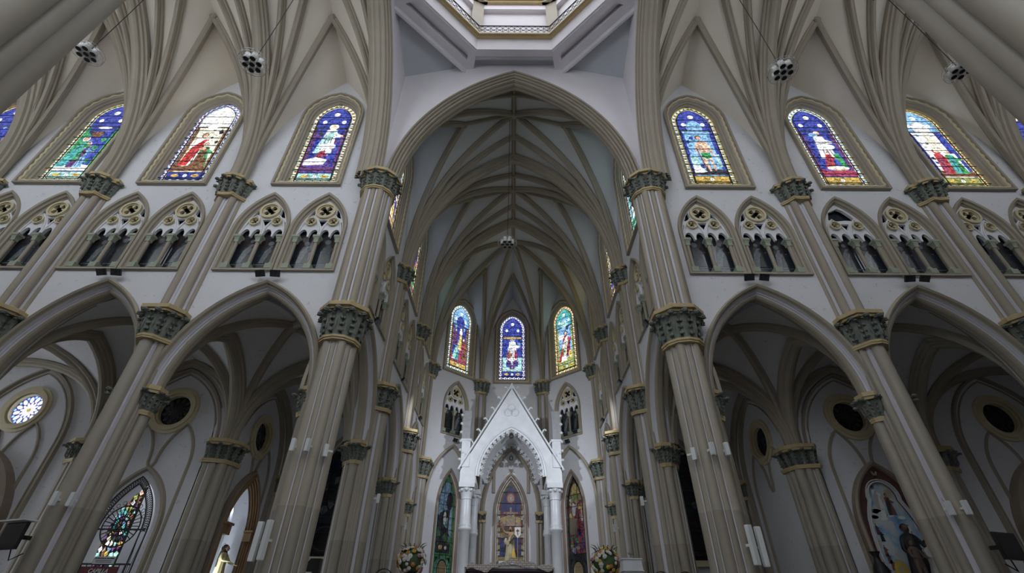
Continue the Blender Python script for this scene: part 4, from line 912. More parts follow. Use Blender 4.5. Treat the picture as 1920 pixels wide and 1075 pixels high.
# ---- moulded doorway arches at the outer bays
for sx in (-1, 1):
    g = thing('moulded_doorway', 'deep brown doorway arch of concentric mouldings at the far %s edge' % ('left' if sx < 0 else 'right'), 'doorway', place(sx*18.9, YA))
    for k in range(5): part('roll_moulding', ('dm', k), lambda mb: frame(mb, [(.16+.15*k, .05), (.16+.15*k, -.40+.0*k), (.1+.15*k, -.44), (.04+.15*k, -.40+.05), (.01+.15*k, -.30)], .9, 1.7, 3.9, 0, False, 12), 'brown_arch' if k == 4 else 'goldpale', g)
    part('outer_band', 'dmo', lambda mb: frame(mb, [(.95, 0), (.95, -.38), (.78, -.42), (.76, -.3)], .9, 1.7, 3.9, 0, False, 12), 'brown_arch', g)
    part('door_leaf', 'dml', lambda mb: [mb.box((-.66+.44*i, .3, 2.0), (.42, .08, 4.0)) for i in range(4)], 'robe_brown', g)
# ---- chapel grille and glass, left aisle
g = thing('iron_grille', 'black iron grille with a rayed ring filling the pointed chapel arch', 'grille', place(-13.01, YA))
def gr(mb):
    for e in (0, -.2): mb.tube([(x, -.12, z) for x, z in arch_path(.93, 1.75, 3.98, .3, e, 12)], .022, 5)
    A = arch_path(.93, 1.75, 3.98, .6, 0, 26); B = arch_path(.93, 1.75, 3.98, .6, -.2, 26)
    for i in range(len(A)-1):
        mb.tube([(A[i][0], -.12, A[i][1]), (B[i+1][0], -.12, B[i+1][1])], .011, 4); mb.tube([(B[i][0], -.12, B[i][1]), (A[i+1][0], -.12, A[i+1][1])], .011, 4)
part('arch_border', None, gr, 'iron', g)
def gr2(mb):
    cz = 4.15
    for r in (.17, .29, .62): mb.tube([(x, -.12, z) for x, z in circ(0, cz, r, 28)], .024, 4, closed=True)
    for k in range(28):
        a = 2*PI*k/28; mb.tube([(.17*math.cos(a), -.12, cz+.17*math.sin(a)), (.62*math.cos(a), -.12, cz+.62*math.sin(a))], .014, 4)
    for k in range(9):
        a = PI*(.12+.76*k/8); p = (.68*math.cos(a), cz+.68*math.sin(a)); mb.tube([(x, -.12, z) for x, z in circ(p[0], p[1]+.05, .06, 8)], .01, 4, closed=True)
    mb.tube([(-.1, -.14, cz-.1), (.1, -.14, cz+.1)], .02, 4); mb.tube([(-.1, -.14, cz+.1), (.1, -.14, cz-.1)], .02, 4); mb.tube([(0, -.14, cz-.16), (0, -.14, cz+.16)], .02, 4)
part('rayed_ring', None, gr2, 'iron', g)
part('cross_bars', None, lambda mb: ([mb.box((0, -.12, z), (1.7, .03, .05)) for z in (4.05, 3.05, 2.0)], [mb.box((-.7+.175*i, -.12, 1.65), (.02, .02, 2.8)) for i in range(9)]), 'iron', g)
W = window('multicoloured shard-like stained glass glowing behind the chapel grille, left aisle', place(-13.95, 18.4))
G = part('glazing', None, lambda mb: quad(mb, -1.0, .5, .55, 5.6, .02, 0), 'black', W)
rd = random.Random(4)
for i in range(24):
    for j in range(10):
        z = 1.6+i*.165+rd.uniform(-.03, .03); x = -.93+.15*j+rd.uniform(-.02, .02); cl = rd.choice(['g_white', 'g_teal', 'g_gold', 'g_flesh', 'g_olive', 'g_purple', 'g_cream', 'g_dark', 'g_brown', 'g_sky', 'g_dark', 'g_brown', 'g_aqua'])
        a = rd.uniform(-.5, .5); q = rd.randint(3, 5); pl = [(x+.085*rd.uniform(.7, 1.15)*math.cos(a+2*PI*k/q), z+.105*rd.uniform(.7, 1.2)*math.sin(a+2*PI*k/q)) for k in range(q)]
        part('pane', None, lambda mb: flat(mb, pl, -.001*((i*7+j*3) % 9)), cl, G)
s_ = thing('chapel_sign', 'dark red sign with white serif capitals hanging below the chapel grille', 'sign', place(-12.6, 16.75, 2.68))
part('board', None, lambda mb: mb.box((0, 0, 0), (1.15, .05, .5)), 'signred', s_)
part('post', None, lambda mb: [mb.box((x, .04, -1.3), (.05, .03, 2.76)) for x in (-.4, .4)], 'darkmetal', s_)
s2 = thing('notice_sign', 'small white notice with dark print above the red chapel sign', 'sign', place(-12.72, 16.95, 3.12))
part('board', None, lambda mb: mb.box((0, 0, 0), (.66, .03, .2)), 'signwhite', s2)
part('post', None, lambda mb: mb.box((0, .04, -1.5), (.04, .03, 3.24)), 'darkmetal', s2)
def text(body, size, parent, M, m, shear=0):
    cu = bpy.data.curves.new('lettering', 'FONT'); cu.body = body; cu.size = size; cu.align_x = 'CENTER'; cu.align_y = 'CENTER'; cu.shear = shear; cu.extrude = .004; cu.offset = .002
    tmp = link('lettering_curve', cu); dg = bpy.context.evaluated_depsgraph_get(); me = bpy.data.meshes.new_from_object(tmp.evaluated_get(dg))
    bpy.data.objects.remove(tmp); me.materials.clear(); me.materials.append(MATS[m]); return link('lettering', me, parent, M)
RX = Matrix.Rotation(PI/2, 4, 'X')
text('CAPILLA', .16, s_, T(0, -.03, .13) @ RX, 'signwhite', .25); text('DEL SANTÍSIMO', .16, s_, T(0, -.03, -.02) @ RX, 'signwhite', .25)
text('ADORACION AL SANTISIMO', .048, s2, T(0, -.02, .05) @ RX, 'ink')
for z in (-.01, -.05): part('print_line', 'prl', lambda mb: mb.box((0, 0, 0), (.5, .004, .014)), 'ink', s2, T(0, -.018, z))
# ---- figures
def skin_body(name, V, E, R, m, parent, M=None, sub=1):
    me = bpy.data.meshes.new(name); me.from_pydata(V, E, []); me.materials.append(MATS[m])
    bm = bmesh.new(); bm.from_mesh(me); sl = bm.verts.layers.skin.verify()
    for v, r in zip(bm.verts, R): v[sl].radius = (r, r); v[sl].use_root = v.index == 0
    bm.to_mesh(me); bm.free()
    o = link(name, me, parent, M); o.modifiers.new('skin', 'SKIN').use_smooth_shade = True; sb = o.modifiers.new('sub', 'SUBSURF'); sb.levels = sub; sb.render_levels = sub
    return o
def figure(t, h, handL, handR, robe, hair='hair', skin='skin', robe_top=.8, bare=False, beard=False, legs=False, rw=1.0):
    """standing figure of height h; hands given as (x,y,z) in fractions of h; robe is a child that follows the body"""
    V = [(0, 0, .52), (0, 0, .62), (0, .0, .74), (0, 0, .82), (0, -.005, .86), (0, -.012, .90), (0, -.008, .94), (0, 0, .985)]; R = [.085, .08, .095, .06, .032, .045, .06, .03]
    E = [(i, i+1) for i in range(7)]
    for sx, hp in ((-1, handL), (1, handR)):
        sh = Vector((sx*.105, 0, .79)); hd = Vector(hp); mid = (sh+hd)/2+Vector((sx*.04, .02, -.05)); b = len(V); d = (hd-mid).normalized()
        V += [tuple(sh), tuple(mid), tuple(hd), tuple(hd+d*.045)]; R += [.042, .033, .022, .026]; E += [(3, b), (b, b+1), (b+1, b+2), (b+2, b+3)]
        for k in range(5):
            q = hd+d*(.05 if k < 4 else .02)+Vector(((k-1.5)*.014 if k < 4 else -sx*.035, 0, 0)); c = len(V)
            V += [tuple(q), tuple(q+d*(.045 if k < 4 else .03)+Vector((0, -.012, 0)))]; R += [.008, .007]; E += [(b+3, c), (c, c+1)]
    for sx in (-1, 1):
        b = len(V); V += [(sx*.055, 0, .46), (sx*.06, -.01, .27), (sx*.06, .01, .05), (sx*.065, -.08, .02)]; R += [.07, .05, .034, .03]; E += [(0, b), (b, b+1), (b+1, b+2), (b+2, b+3)]
    body = skin_body('body', [tuple(c*h for c in v) for v in V], E, [r*h for r in R], skin if bare else robe, t)
    part('head', None, lambda mb: (mb.ball((0, -.01*h, .925*h), (.055*h, .065*h, .075*h), 12), mb.ball((0, -.075*h, .92*h), (.012*h, .02*h, .02*h), 6), mb.ball((-.056*h, 0, .92*h), (.012*h, .018*h, .022*h), 6), mb.ball((.056*h, 0, .92*h), (.012*h, .018*h, .022*h), 6), mb.tube([(0, 0, .82*h), (0, 0, .88*h)], .035*h, 8)), skin, t)
    part('eyes', None, lambda mb: ([mb.ball((sx*.022*h, -.068*h, .932*h), .008*h, 6) for sx in (-1, 1)], mb.box((0, -.07*h, .893*h), (.03*h, .012*h, .006*h))), 'hair', t)
    def hr(mb):
        mb.ball((0, .014*h, .945*h), (.066*h, .066*h, .07*h), 12)
        if beard: mb.ball((0, -.05*h, .88*h), (.035*h, .03*h, .04*h), 8); mb.ball((0, .04*h, .88*h), (.065*h, .035*h, .08*h), 8)
    part('hair', None, hr, hair, t)
    if not legs:
        z1 = robe_top; pr_ = [(.19*rw, 0), (.185*rw, .1), (.16*rw, .3), (.125, .5), (.115, .6)]+([] if bare else [(.125, .72), (.11, .8), (.045, .84)])
        part('robe', None, lambda mb: mb.lathe([(r*h, z*h) for r, z in pr_], 36, sy=.75, fold=.06, fn=9), robe, t)
    return body
# Christ statue
t = thing('risen_christ_statue', 'statue with raised arm and cream robe standing before the central window', 'statue', place(0, 26, 4.06))
figure(t, 1.5, (-.27, -.1, 1.03), (.17, -.15, .74), 'robe_cream', bare=True, beard=True, rw=.9)
def drape(mb):
    for k in range(5): mb.tube([(-.2+.02*k, -.1-.01*k, .78-.03*k), (-.02, -.2, .86+.03*k), (.16, -.13, 1.06+.03*k), (.19, 0, 1.18)], .05, 6)
    mb.tube([(-.2, .02, 1.0), (-.24, .03, .85), (-.2, .0, .72)], [.05, .09, .05], 8)
part('sash', None, drape, 'robe_cream', t)
o = part('statue_pedestal', None, lambda mb: (mb.box((0, 0, 1.9), (1.1, .9, .14)), mb.box((0, 0, .92), (.9, .7, 1.84))), 'marble', None, place(0, 26, ZP)); tag(o, 'white marble pedestal carrying the robed statue with raised arm', 'pedestal')
t = thing('cross_banner', 'small white pointed banner with a dark red cross beside the statue', 'banner', place(.36, 25.55, 4.05))
part('cloth', None, lambda mb: plate(mb, [(-.15, 1.1), (0, .95), (.15, 1.1), (.15, 1.42), (-.15, 1.42)], [], 0, .03), 'cloth_white', t)
part('cross', None, lambda mb: (mb.box((0, -.01, 1.22), (.035, .015, .25)), mb.box((0, -.01, 1.27), (.15, .015, .035))), 'cloth_red', t)
part('staff', None, lambda mb: mb.tube([(0, .04, .0), (0, .04, 1.42)], .012, 6), 'gold', t)
t = part('gold_candle_flame_stand', None, lambda mb: mb.lathe([(.13, 0), (.14, .1), (.09, .3), (.035, .5), (.01, .56)], 12), 'fl_yellow', None, place(.16, 25.62, 4.05)); t.name = 'gold_ornament'; tag(t, 'small gilded pointed ornament at the foot of the robed statue', 'ornament')
# niche with gilded statue in the left choir aisle
nM = place(-XA, 20.0, 0, PI/2)
g = thing('gilded_niche', 'pointed niche with fluted gilded wooden jambs in the left choir aisle', 'niche', nM)
part('outer_moulding', None, lambda mb: frame(mb, [(.50, 0), (.50, -.22), (.42, -.26), (.36, -.2)], .85, 1.7, 4.3, 2.0, False, 12), 'brown_arch', g)
for k in range(4): part('fluted_moulding', ('nf', k), lambda mb: frame(mb, [(.36-.09*k, -.02), (.36-.09*k, -.24+.05*k), (.31-.09*k, -.27+.05*k), (.27-.09*k, -.22+.05*k)], .85, 1.7, 4.3, 2.0, False, 12), 'niche_gold', g)
for sx in (-1, 1): part('jamb_capital', None, lambda mb: (mb.box((sx*1.03, -.18, 4.3), (.46, .3, .3)), mb.box((sx*1.03, -.2, 4.5), (.54, .36, .08)), mb.ball((sx*1.03, -.36, 4.3), (.08, .05, .12), 8)), 'niche_gold', g)
part('niche_back', None, lambda mb: (plate(mb, arch_path(.95, 1.8, 4.3, 2.2, 0, 10), [], .75, .85), mb.box((0, .4, 2.25), (1.9, .8, .1)), mb.box((-.92, .4, 3.6), (.06, .8, 3.2)), mb.box((.92, .4, 3.6), (.06, .8, 3.2))), 'marble', g)
lp = bpy.data.lights.new('niche_lamp', 'POINT'); lp.energy = 28; lp.color = (.75, .85, 1); lp.shadow_soft_size = .08
lo = link('niche_lamp', lp, g, T(-.55, .35, 2.75))
t = thing('gilded_saint_statue', 'statue in a gilded robe and dark veil standing in the lit niche', 'statue', place(-10.75, 20.2, 2.35, PI/2))
figure(t, 1.6, (-.14, -.16, .66), (.2, -.18, .62), 'robe_gold', rw=1.0)
part('veil', None, lambda mb: mb.lathe([(.15, .55*1.6), (.15, .75*1.6), (.13, .85*1.6), (.115, .95*1.6), (.05, 1.01*1.6)], 14, (0, .05, 0)), 'hair', t)
part('halo', None, lambda mb: mb.tube([(x, .1, 1.5+z) for x, z in circ(0, 0, .16, 16)], .008, 4, closed=True), 'gold', t)
# painted niche on the right
pM = place(13.01, YA)
g = thing('painted_niche', 'pointed niche framed in brown stone and red marble around a painted panel', 'niche', pM)
part('stone_frame', None, lambda mb: frame(mb, [(.30, 0), (.30, -.2), (.24, -.25), (.17, -.22), (.15, -.12)], .98, 1.8, 4.35, 2.0, False, 14), 'brown_arch', g)
part('marble_band', None, lambda mb: frame(mb, [(.16, -.12), (.0, -.06), (-.12, -.02)], .98, 1.8, 4.35, 2.0, False, 14), 'redmarble', g)
def tref(s, e=0):
    A = [(s+e, 2.3), (s+e, 3.6)]+[(s-.42+(.42+e)*math.cos(t*PI/16), 4.3+(.85+e)*math.sin(t*PI/16)-.7*(1-t/7)) for t in range(1, 7)]
    A += [((.47+e)*math.cos(-.2+(PI/2+.2)*t/7), 5.32+(.47+e)*math.sin(-.2+(PI/2+.2)*t/7)) for t in range(8)]
    return A+[(-x, z) for x, z in reversed(A[:-1])]
part('white_border', None, lambda mb: [mould(mb, tref(.84, e), .045, .08) for e in (.03, .1)], 'tracery', g)
part('red_ground', None, lambda mb: plate(mb, arch_path(.99, 1.8, 4.35, 2.2, 0, 12), [tref(.84, .02)], .02, .1), 'redmarble', g)
pt = thing('niche_painting', 'blue sky painting with small saints and crowds behind the priest statue', 'painting', T(13.01, YA+.06, 0))
part('canvas', None, lambda mb: plate(mb, tref(.84, .03), [], 0, .05), 'paint_sky', pt)
rd = random.Random(8); cols = ['fl_white', 'robe_brown', 'fl_white', 'cloth_red', 'robe_black', 'skin', 'purple', 'robe_cream']
def pf(x, z, h, m, mi=None):
    for i, (mm_, pl) in enumerate(person(x, z, h, m, mi, 'hair', 'skin', None)): part('painted_figure', None, lambda mb: flat(mb, pl, -.004-.0015*i), mm_, pt)
pf(-.18, 4.95, .75, 'fl_white', 'robe_white'); pf(.15, 4.75, .7, 'cloth_red', 'ink')
part('painted_cloud', None, lambda mb: [flat(mb, ell(rd.uniform(-.6, .4), rd.uniform(4.62, 4.9), .13, .06), -.003) for _ in range(12)], 'fl_white', pt)
for sx, x0, x1 in ((-1, -.8, -.45), (1, .4, .8)):
    for k in range(9): pf(rd.uniform(x0, x1), 2.7+.2*k+rd.uniform(0, .05), .34, rd.choice(cols))
part('painted_scroll', None, lambda mb: [flat(mb, [(x, z), (x+.34, z+.02), (x+.32, z+.22), (x-.02, z+.2)], -.003) for x, z in ((-.62, 3.7), (.35, 3.3), (-.3, 4.35))], 'signwhite', pt)
part('painted_halo', None, lambda mb: [flat(mb, circ(-.35, 3.15, r, 18), -.003-.002*i, i % 2) for i, r in enumerate((.28, .2, .1))], ['robe_cream', 'fl_yellow'], pt)
t = thing('priest_statue', 'dark statue of a standing person in black cassock in front of the painting', 'statue', place(12.95, 17.05, 2.54, -.2))
figure(t, 1.85, (-.16, -.14, .52), (.2, -.14, .55), 'robe_black', skin='robe_brown', rw=1.0)
for x, nm, rb, lb in ((12.45, 'boy_statue', 'robe_brown', 'dark brown statue of a boy standing before the black cassock figure'), (12.95, 'girl_statue', 'robe_white', 'statue of a girl in a pale dress beside the boy figure')):
    t = thing(nm, lb, 'statue', place(x, 16.4, 2.54)); figure(t, 1.3, (-.1, -.16, .62), (.1, -.16, .62), rb, skin='robe_brown', legs=(nm == 'boy_statue'), rw=1.1)
o = part('statue_plinth', None, lambda mb: (mb.box((0, 0, 1.2), (1.7, 1.0, 2.4)), mb.box((0, 0, 2.45), (1.85, 1.15, .1))), 'redmarble', None, place(13.01, 16.75)); tag(o, 'dark marble plinth under the three standing statues', 'plinth')
t = part('urn', None, lambda mb: mb.lathe([(.12, 2.4), (.16, 2.6), (.24, 2.95), (.2, 3.15), (.09, 3.35), (.08, 3.45), (.16, 3.58)], 14), 'darkmetal', None, place(11.62, 17.0)); tag(t, 'dark narrow-necked urn beside the painted niche', 'urn')
o = part('urn_stand', None, lambda mb: (mb.box((0, 0, 1.2), (.5, .5, 2.4))), 'brown_arch', None, place(11.62, 17.0)); tag(o, 'brown stand under the dark urn beside the painted niche', 'stand')
# ------------------------------------------------------------------ marble altar canopy
BY = 27.4
g = thing('altar_canopy', 'white marble gabled canopy on columns over the high altar', 'canopy', place(0, BY))
GI = (1.62, 2.5, 8.3)
def gable(mb):
    out = [(-2.86, 7.95), (-2.86, 8.6), (-2.62, 9.1), (0, 13.55), (2.62, 9.1), (2.86, 8.6), (2.86, 7.95)]
    ar = arch_path(GI[0], GI[1], GI[2], 7.95, .35, 14)
    plate(mb, out[::-1][:0]+[(-2.86, 7.95), (-2.0, 7.95)]+[(x, z) for x, z in reversed(ar[1:-1])]+[(2.0, 7.95), (2.86, 7.95), (2.86, 8.6), (2.62, 9.1), (0, 13.55), (-2.62, 9.1), (-2.86, 8.6)], [], 0, .4)
part('gable', None, gable, 'marble', g)
part('arch_moulding', None, lambda mb: (frame(mb, [(.36, 0), (.36, -.08), (.28, -.1), (.24, -.02), (.16, -.02), (.14, .05), (.14, .2)], *GI, None, False, 14)), 'marble', g)
part('soffit_vault', None, lambda mb: frame(mb, [(.14, .05), (.0, .35), (-.02, 1.0), (-.1, 1.7), (-.1, 1.9), (.1, 1.9)], *GI, None, False, 14), 'marble', g)
for sx in (-1, 1):
    part('raking_cornice', ('rk', sx), lambda mb: mb.loft([[(sx*(2.95-2.95*t)+0, y, 8.62+5.05*t+o_) for y, o_ in ((-.16, 0), (-.16, .16), (.1, .22), (.5, .22), (.5, 0))] for t in (0, 1)], 0, False, True), 'marble', g)
    for k in range(7):
        t_ = .12+.8*k/6; x, z = sx*(2.95-2.95*t_), 8.62+5.05*t_+.2
        part('crocket', ('ck', sx), lambda mb: (mb.tube([(0, 0, 0), (sx*.06, 0, .12), (sx*.14, 0, .2), (sx*.22, 0, .19), (sx*.24, 0, .11)], [.06, .05, .05, .045, .05], 6), mb.ball((sx*.2, -.03, .15), .055, 6)), 'marble', g, T(x, -.02, z))
    part('corner_block', ('cb', sx), lambda mb: (mb.box((sx*2.62, .2, 9.55), (.5, .5, 1.5)), mb.box((sx*2.62, .2, 10.32), (.62, .6, .1))), 'marble', g)
    part('broken_pinnacle', ('bp', sx), lambda mb: mb.loft([[(sx*(2.66+a)+dx, .2+dy, z) for dx, dy in ((-.25, -.2), (.25, -.2), (.25, .2), (-.25, .2))] for a, z in ((0, 10.35), (.02, 11.2), (-.02, 11.9+.15*sx), (0, 12.1))], 0, False), 'marble_grey', g)
    for k in range(7): part('pinnacle_bead', 'pbd', lambda mb: mb.ball((0, 0, 0), (.1, .1, .09), 6), 'marble', g, T(sx*2.95, 0, 8.7+.52*k))
    for y, xx, r in ((.1, 2.42, .27), (1.75, 2.1, .22)):
        c = part('column', ('bc', y, sx), lambda mb: mb.lathe([(r*1.25, ZP), (r*1.3, ZP+.3), (r*1.02, ZP+.45), (r, 5.55), (r*1.3, 5.6), (r*1.35, 5.7), (r*1.12, 5.76), (r*1.3, 5.83), (r*1.05, 5.92), (r*.98, 7.1)], 18, (sx*xx, y, 0)), 'marble', g)
        part('column_capital', ('bcc', y, sx), lambda mb: (mb.lathe([(r*1.1, 7.1), (r*1.05, 7.2), (r*1.25, 7.5), (r*1.5, 7.68)], 14, (sx*xx, y, 0)), [mb.ball((sx*xx+r*1.35*math.cos(k*PI/4), y+r*1.35*math.sin(k*PI/4), 7.56), .1, 6) for k in range(8)], mb.box((sx*xx, y, 7.8), (r*3.2, r*3.2, .26))), 'marble', c)
    part('side_beam', ('sb', sx), lambda mb: mb.box((sx*2.2, 1.0, 8.1), (.5, 1.85, .34)), 'marble', g)
# cusps along the arch edges
def cusp(mb): mb.add([(0, 0, .12), (-.11, 0, .1), (.11, 0, .1), (0, 0, -.14), (0, -.06, 0)], [(0, 1, 4), (1, 3, 4), (3, 2, 4), (2, 0, 4)]); mb.ball((-.07, -.02, -.04), .05, 6); mb.ball((.07, -.02, -.04), .05, 6); mb.ball((0, -.02, -.14), .045, 6)
for e, y in ((.1, -.02), (-.16, 1.7)):
    R = (GI[0]**2+GI[1]**2)/(2*GI[0]); c_ = R-GI[0]; r = R+e; tm = math.acos(c_/r)
    for k in range(10):
        t_ = tm*(k+.4)/10.2
        for sx in (-1, 1): part('cusp_fleuron', 'cusp', cusp, 'marble', g, T(sx*(r*math.cos(t_)-c_), y, GI[2]+r*math.sin(t_)) @ RY(sx*(PI/2-t_)))
part('trefoil_relief', None, lambda mb: [mb.tube([(x, -.02, z) for x, z in circ(cx, cz, .22, 16)], .03, 5, closed=True) for cx, cz in ((-.2, 12.0), (.2, 12.0), (0, 12.3))], 'marble', g)
part('finial', None, lambda mb: mb.lathe([(.14, 13.5), (.1, 13.7), (.05, 13.9)], 8), 'marble', g)
for nm, x, z, y in (('canopy', 0, 10.55, BY-.1), ('canopy inner arch', 0, 9.75, BY+1.6)):
    f = part('canopy_spotlight', 'csp', lambda mb: (mb.lathe([(.1, -.12), (.13, 0), (.1, .12)], 10), mb.box((0, 0, .16), (.05, .05, .1))), 'black', None, T(x, y, z)); tag(f, 'small black spotlight hung at the apex of the %s' % ('front canopy arch' if nm == 'canopy' else 'rear canopy arch'), 'spotlight')
for sx in (-1, 1):
    c = thing('niche_shaft', 'short taupe double shaft with green capital at the %s of the central niche' % ('left' if sx < 0 else 'right'), 'column', place(sx*1.64, 29.86))
    for x in (-.09, .09): shaft(c, x, 0, .085, ZP, 6.4)
    capital(c, 'capital', [(-.18, .1), (-.18, -.1), (0, -.16), (.18, -.1), (.18, .1)], 6.4, 6.92, [(-.23, .12), (-.23, -.2), (.23, -.2), (.23, .12)], [(-.1, -.12, -.2), (.1, -.12, .2)], None, 1.12)
# ---- altar, lectern, flowers
m, N, L, P = nt('cross_cloth'); tc = N.new('ShaderNodeTexCoord'); bk = N.new('ShaderNodeTexBrick'); bk.inputs['Scale'].default_value = 3.2; bk.inputs['Color1'].default_value = (.78, .74, .68, 1); bk.inputs['Color2'].default_value = (.7, .66, .6, 1); bk.inputs['Mortar'].default_value = (.2, .09, .06, 1); bk.inputs['Mortar Size'].default_value = .02
sx_ = N.new('ShaderNodeSeparateXYZ'); ad = N.new('ShaderNodeMath'); cb = N.new('ShaderNodeCombineXYZ'); L.new(tc.outputs['Object'], sx_.inputs[0]); L.new(sx_.outputs[1], ad.inputs[0]); L.new(sx_.outputs[2], ad.inputs[1]); L.new(sx_.outputs[0], cb.inputs[0]); L.new(ad.outputs[0], cb.inputs[1]); L.new(cb.outputs[0], bk.inputs['Vector']); L.new(bk.outputs[0], P.inputs['Base Color']); P.inputs['Roughness'].default_value = .8
g = thing('altar_table', 'long altar table with dark front and white cloth', 'altar', place(0, 20.3, ZP))
part('table_body', None, lambda mb: (mb.box((0, 0, .55), (3.0, .9, 1.1)), mb.box((0, -.02, 1.13), (3.2, 1.0, .08))), 'purple', g)
part('cloth', None, lambda mb: (mb.box((0, .0, 1.2), (3.26, 1.04, .05)), mb.box((-1.62, 0, .85), (.05, 1.04, .72)), mb.box((1.62, 0, .85), (.05, 1.04, .72))), 'cloth_white', g)
def runner(mb):
    n, k = 40, 6; vs = []
    for i in range(n+1):
        x = -1.55+3.1*i/n
        for j in range(k+1): y = -.57 if j == 0 else -.55+1.0*(j-1)/(k-1); vs.append((x, y, 1.30+.2*math.exp(-(x-.2)**2/.25)+.03*math.sin(x*9+j)+.02*math.sin(x*17)+(0 if j else -.17-.06*math.sin(x*5))))
    mb.add(vs, [(i*(k+1)+j, (i+1)*(k+1)+j, (i+1)*(k+1)+j+1, i*(k+1)+j+1) for i in range(n) for j in range(k)], 0, True)
o = part('altar_runner', None, runner, 'cross_cloth', None, place(0, 20.3, ZP)); tag(o, 'rumpled white altar cloth with brown crosses lying on the altar', 'cloth')
g = thing('marble_lectern', 'white veined marble lectern right of the altar', 'lectern', place(3.82, 17, ZP-.05))
part('pedestal', None, lambda mb: mb.loft([[(sx*a, sy*a*.8, z) for sx, sy in ((-1, -1), (1, -1), (1, 1), (-1, 1))] for a, z in ((.26, 0), (.27, .95))], 0, False), 'marble', g)
part('desk', None, lambda mb: (mb.loft([[(sx*a, sy*a*.8, z) for sx, sy in ((-1, -1), (1, -1), (1, 1), (-1, 1))] for a, z in ((.31, .95), (.29, 1.25))], 0, False), mb.box((0, 0, .95), (.66, .54, .03)), mb.box((0, 0, 1.27), (.64, .52, .04))), 'marble', g)
o = part('microphone', None, lambda mb: (mb.tube([(0, 0, 1.29), (0, -.05, 1.4)], .012, 6), mb.ball((0, -.05, 1.42), (.1, .04, .04), 8)), 'brown_arch', None, place(3.85, 17, ZP-.035)); tag(o, 'small brown microphone on top of the marble lectern', 'microphone')
rd = random.Random(2)
def flower(mb):
    for k in range(6): a = k*PI/3; mb.ball((.032*math.cos(a), .032*math.sin(a), 0), (.035, .035, .022), 6)
    mb.ball((0, 0, .012), .028, 6)
for x, sd in ((-3.45, 'left'), (3.38, 'right')):
    g = thing('flower_arrangement', 'large round bouquet of white, pink and yellow flowers %s of the altar' % sd, 'flowers', place(x, 19, ZP))
    part('stand', 'fst', lambda mb: mb.lathe([(.2, 0), (.18, .05), (.05, .1), (.05, .75), (.2, .85), (.24, 1.05)], 12), 'darkmetal', g)
    part('foliage', 'ffo', lambda mb: (mb.ball((0, 0, 1.3), (.44, .4, .4), 12), [mb.tube([(0, 0, 1.4), (.35*math.cos(a), .3*math.sin(a), 1.75+.1*math.sin(3*a)), (.5*math.cos(a), .4*math.sin(a), 1.82+.1*math.sin(5*a))], [.012, .018, .003], 4) for a in [k*.45 for k in range(14)]]), 'leafgreen', g)
    for k in range(120):
        a = rd.uniform(0, 2*PI); e = rd.uniform(-.85, 1.35); d = Vector((math.cos(a)*math.cos(e), math.sin(a)*math.cos(e), math.sin(e)))
        cl = rd.choice(['fl_white', 'fl_white', 'fl_pink', 'fl_yellow', 'fl_orange', 'fl_white'])
        part('flower', 'fw'+cl, flower, cl, g, T(d.x*.5, d.y*.45, 1.32+d.z*.46) @ d.to_track_quat('Z', 'Y').to_matrix().to_4x4() @ Matrix.Scale(rd.uniform(.9, 1.4), 4))
# ------------------------------------------------------------------ lamps, floods, speakers, screens
def lamp(label, x, y, z, ztop):
    g = thing('hanging_lamp_cluster', label, 'lamp', T(x, y, z), 'hanging lamp clusters')
    part('wire_cage', 'lcage', lambda mb: ([mb.tube([(.4*math.cos(t), .4*math.sin(t), zz) for t in (2*PI*i/24 for i in range(24))], .008, 4, closed=True) for zz in (-.06, .06)], [mb.tube([(.4*math.cos(t), .4*math.sin(t), -.06), (.4*math.cos(t), .4*math.sin(t), .06)], .006, 4) for t in (2*PI*i/16 for i in range(16))], [mb.tube([(.4*math.cos(t), .4*math.sin(t), .06), (0, 0, .1), (-.4*math.cos(t), -.4*math.sin(t), .06)], .007, 4) for t in (0, PI/3, 2*PI/3)], [mb.tube([(.33*math.cos(t)+.05*math.cos(q), .33*math.sin(t)+.05*math.sin(q), 0) for q in (2*PI*j/8 for j in range(8))], .005, 4, closed=True) for t in (2*PI*i/12 for i in range(12))]), 'wire', g)
    for k in range(7):
        a = k*PI/3; p = (0, 0) if k == 6 else (.2*math.cos(a), .2*math.sin(a))
        c = part('spot_can', 'lcan', lambda mb: mb.lathe([(.06, .14), (.085, .12), (.085, -.12), (.075, -.12), (.07, -.05)], 14), 'lampwhite', g, T(*p, 0))
        part('lens', 'llens', lambda mb: mb.lathe([(.075, -.11), (.01, -.1)], 14), 'darkmetal', c)
    part('cable', None, lambda mb: mb.tube([(0, 0, .1), (.02, 0, (ztop-z)*.3), (0, 0, ztop-z)], .012, 5), 'darkmetal', g)
lamp('hanging cluster of white spot cans in the left transept, nearer the crossing', -7.57, 7.2, 14.79, 23.3)
lamp('hanging cluster of white spot cans at the upper left beside the near pier', -12.67, 7.2, 15.3, 23.3)
lamp('hanging cluster of white spot cans in the right transept, nearer the crossing', 7.72, 7.2, 14.55, 23.3)
lamp('hanging cluster of white spot cans at the upper right beside the near pier', 12.86, 7.2, 14.66, 23.3)
lamp('hanging cluster of white spot cans on a long cable in the choir', -.22, 14.95, 14.72, 23.4)
def flood(mb):
    mb.loft([[(sx*.15*a, y, sz*.11*a) for sx, sz in ((-1, -1), (1, -1), (1, 1), (-1, 1))] for a, y in ((.8, .05), (1, 0), (1, -.06))], 0, False); mb.box((0, .09, .06), (.05, .1, .03))
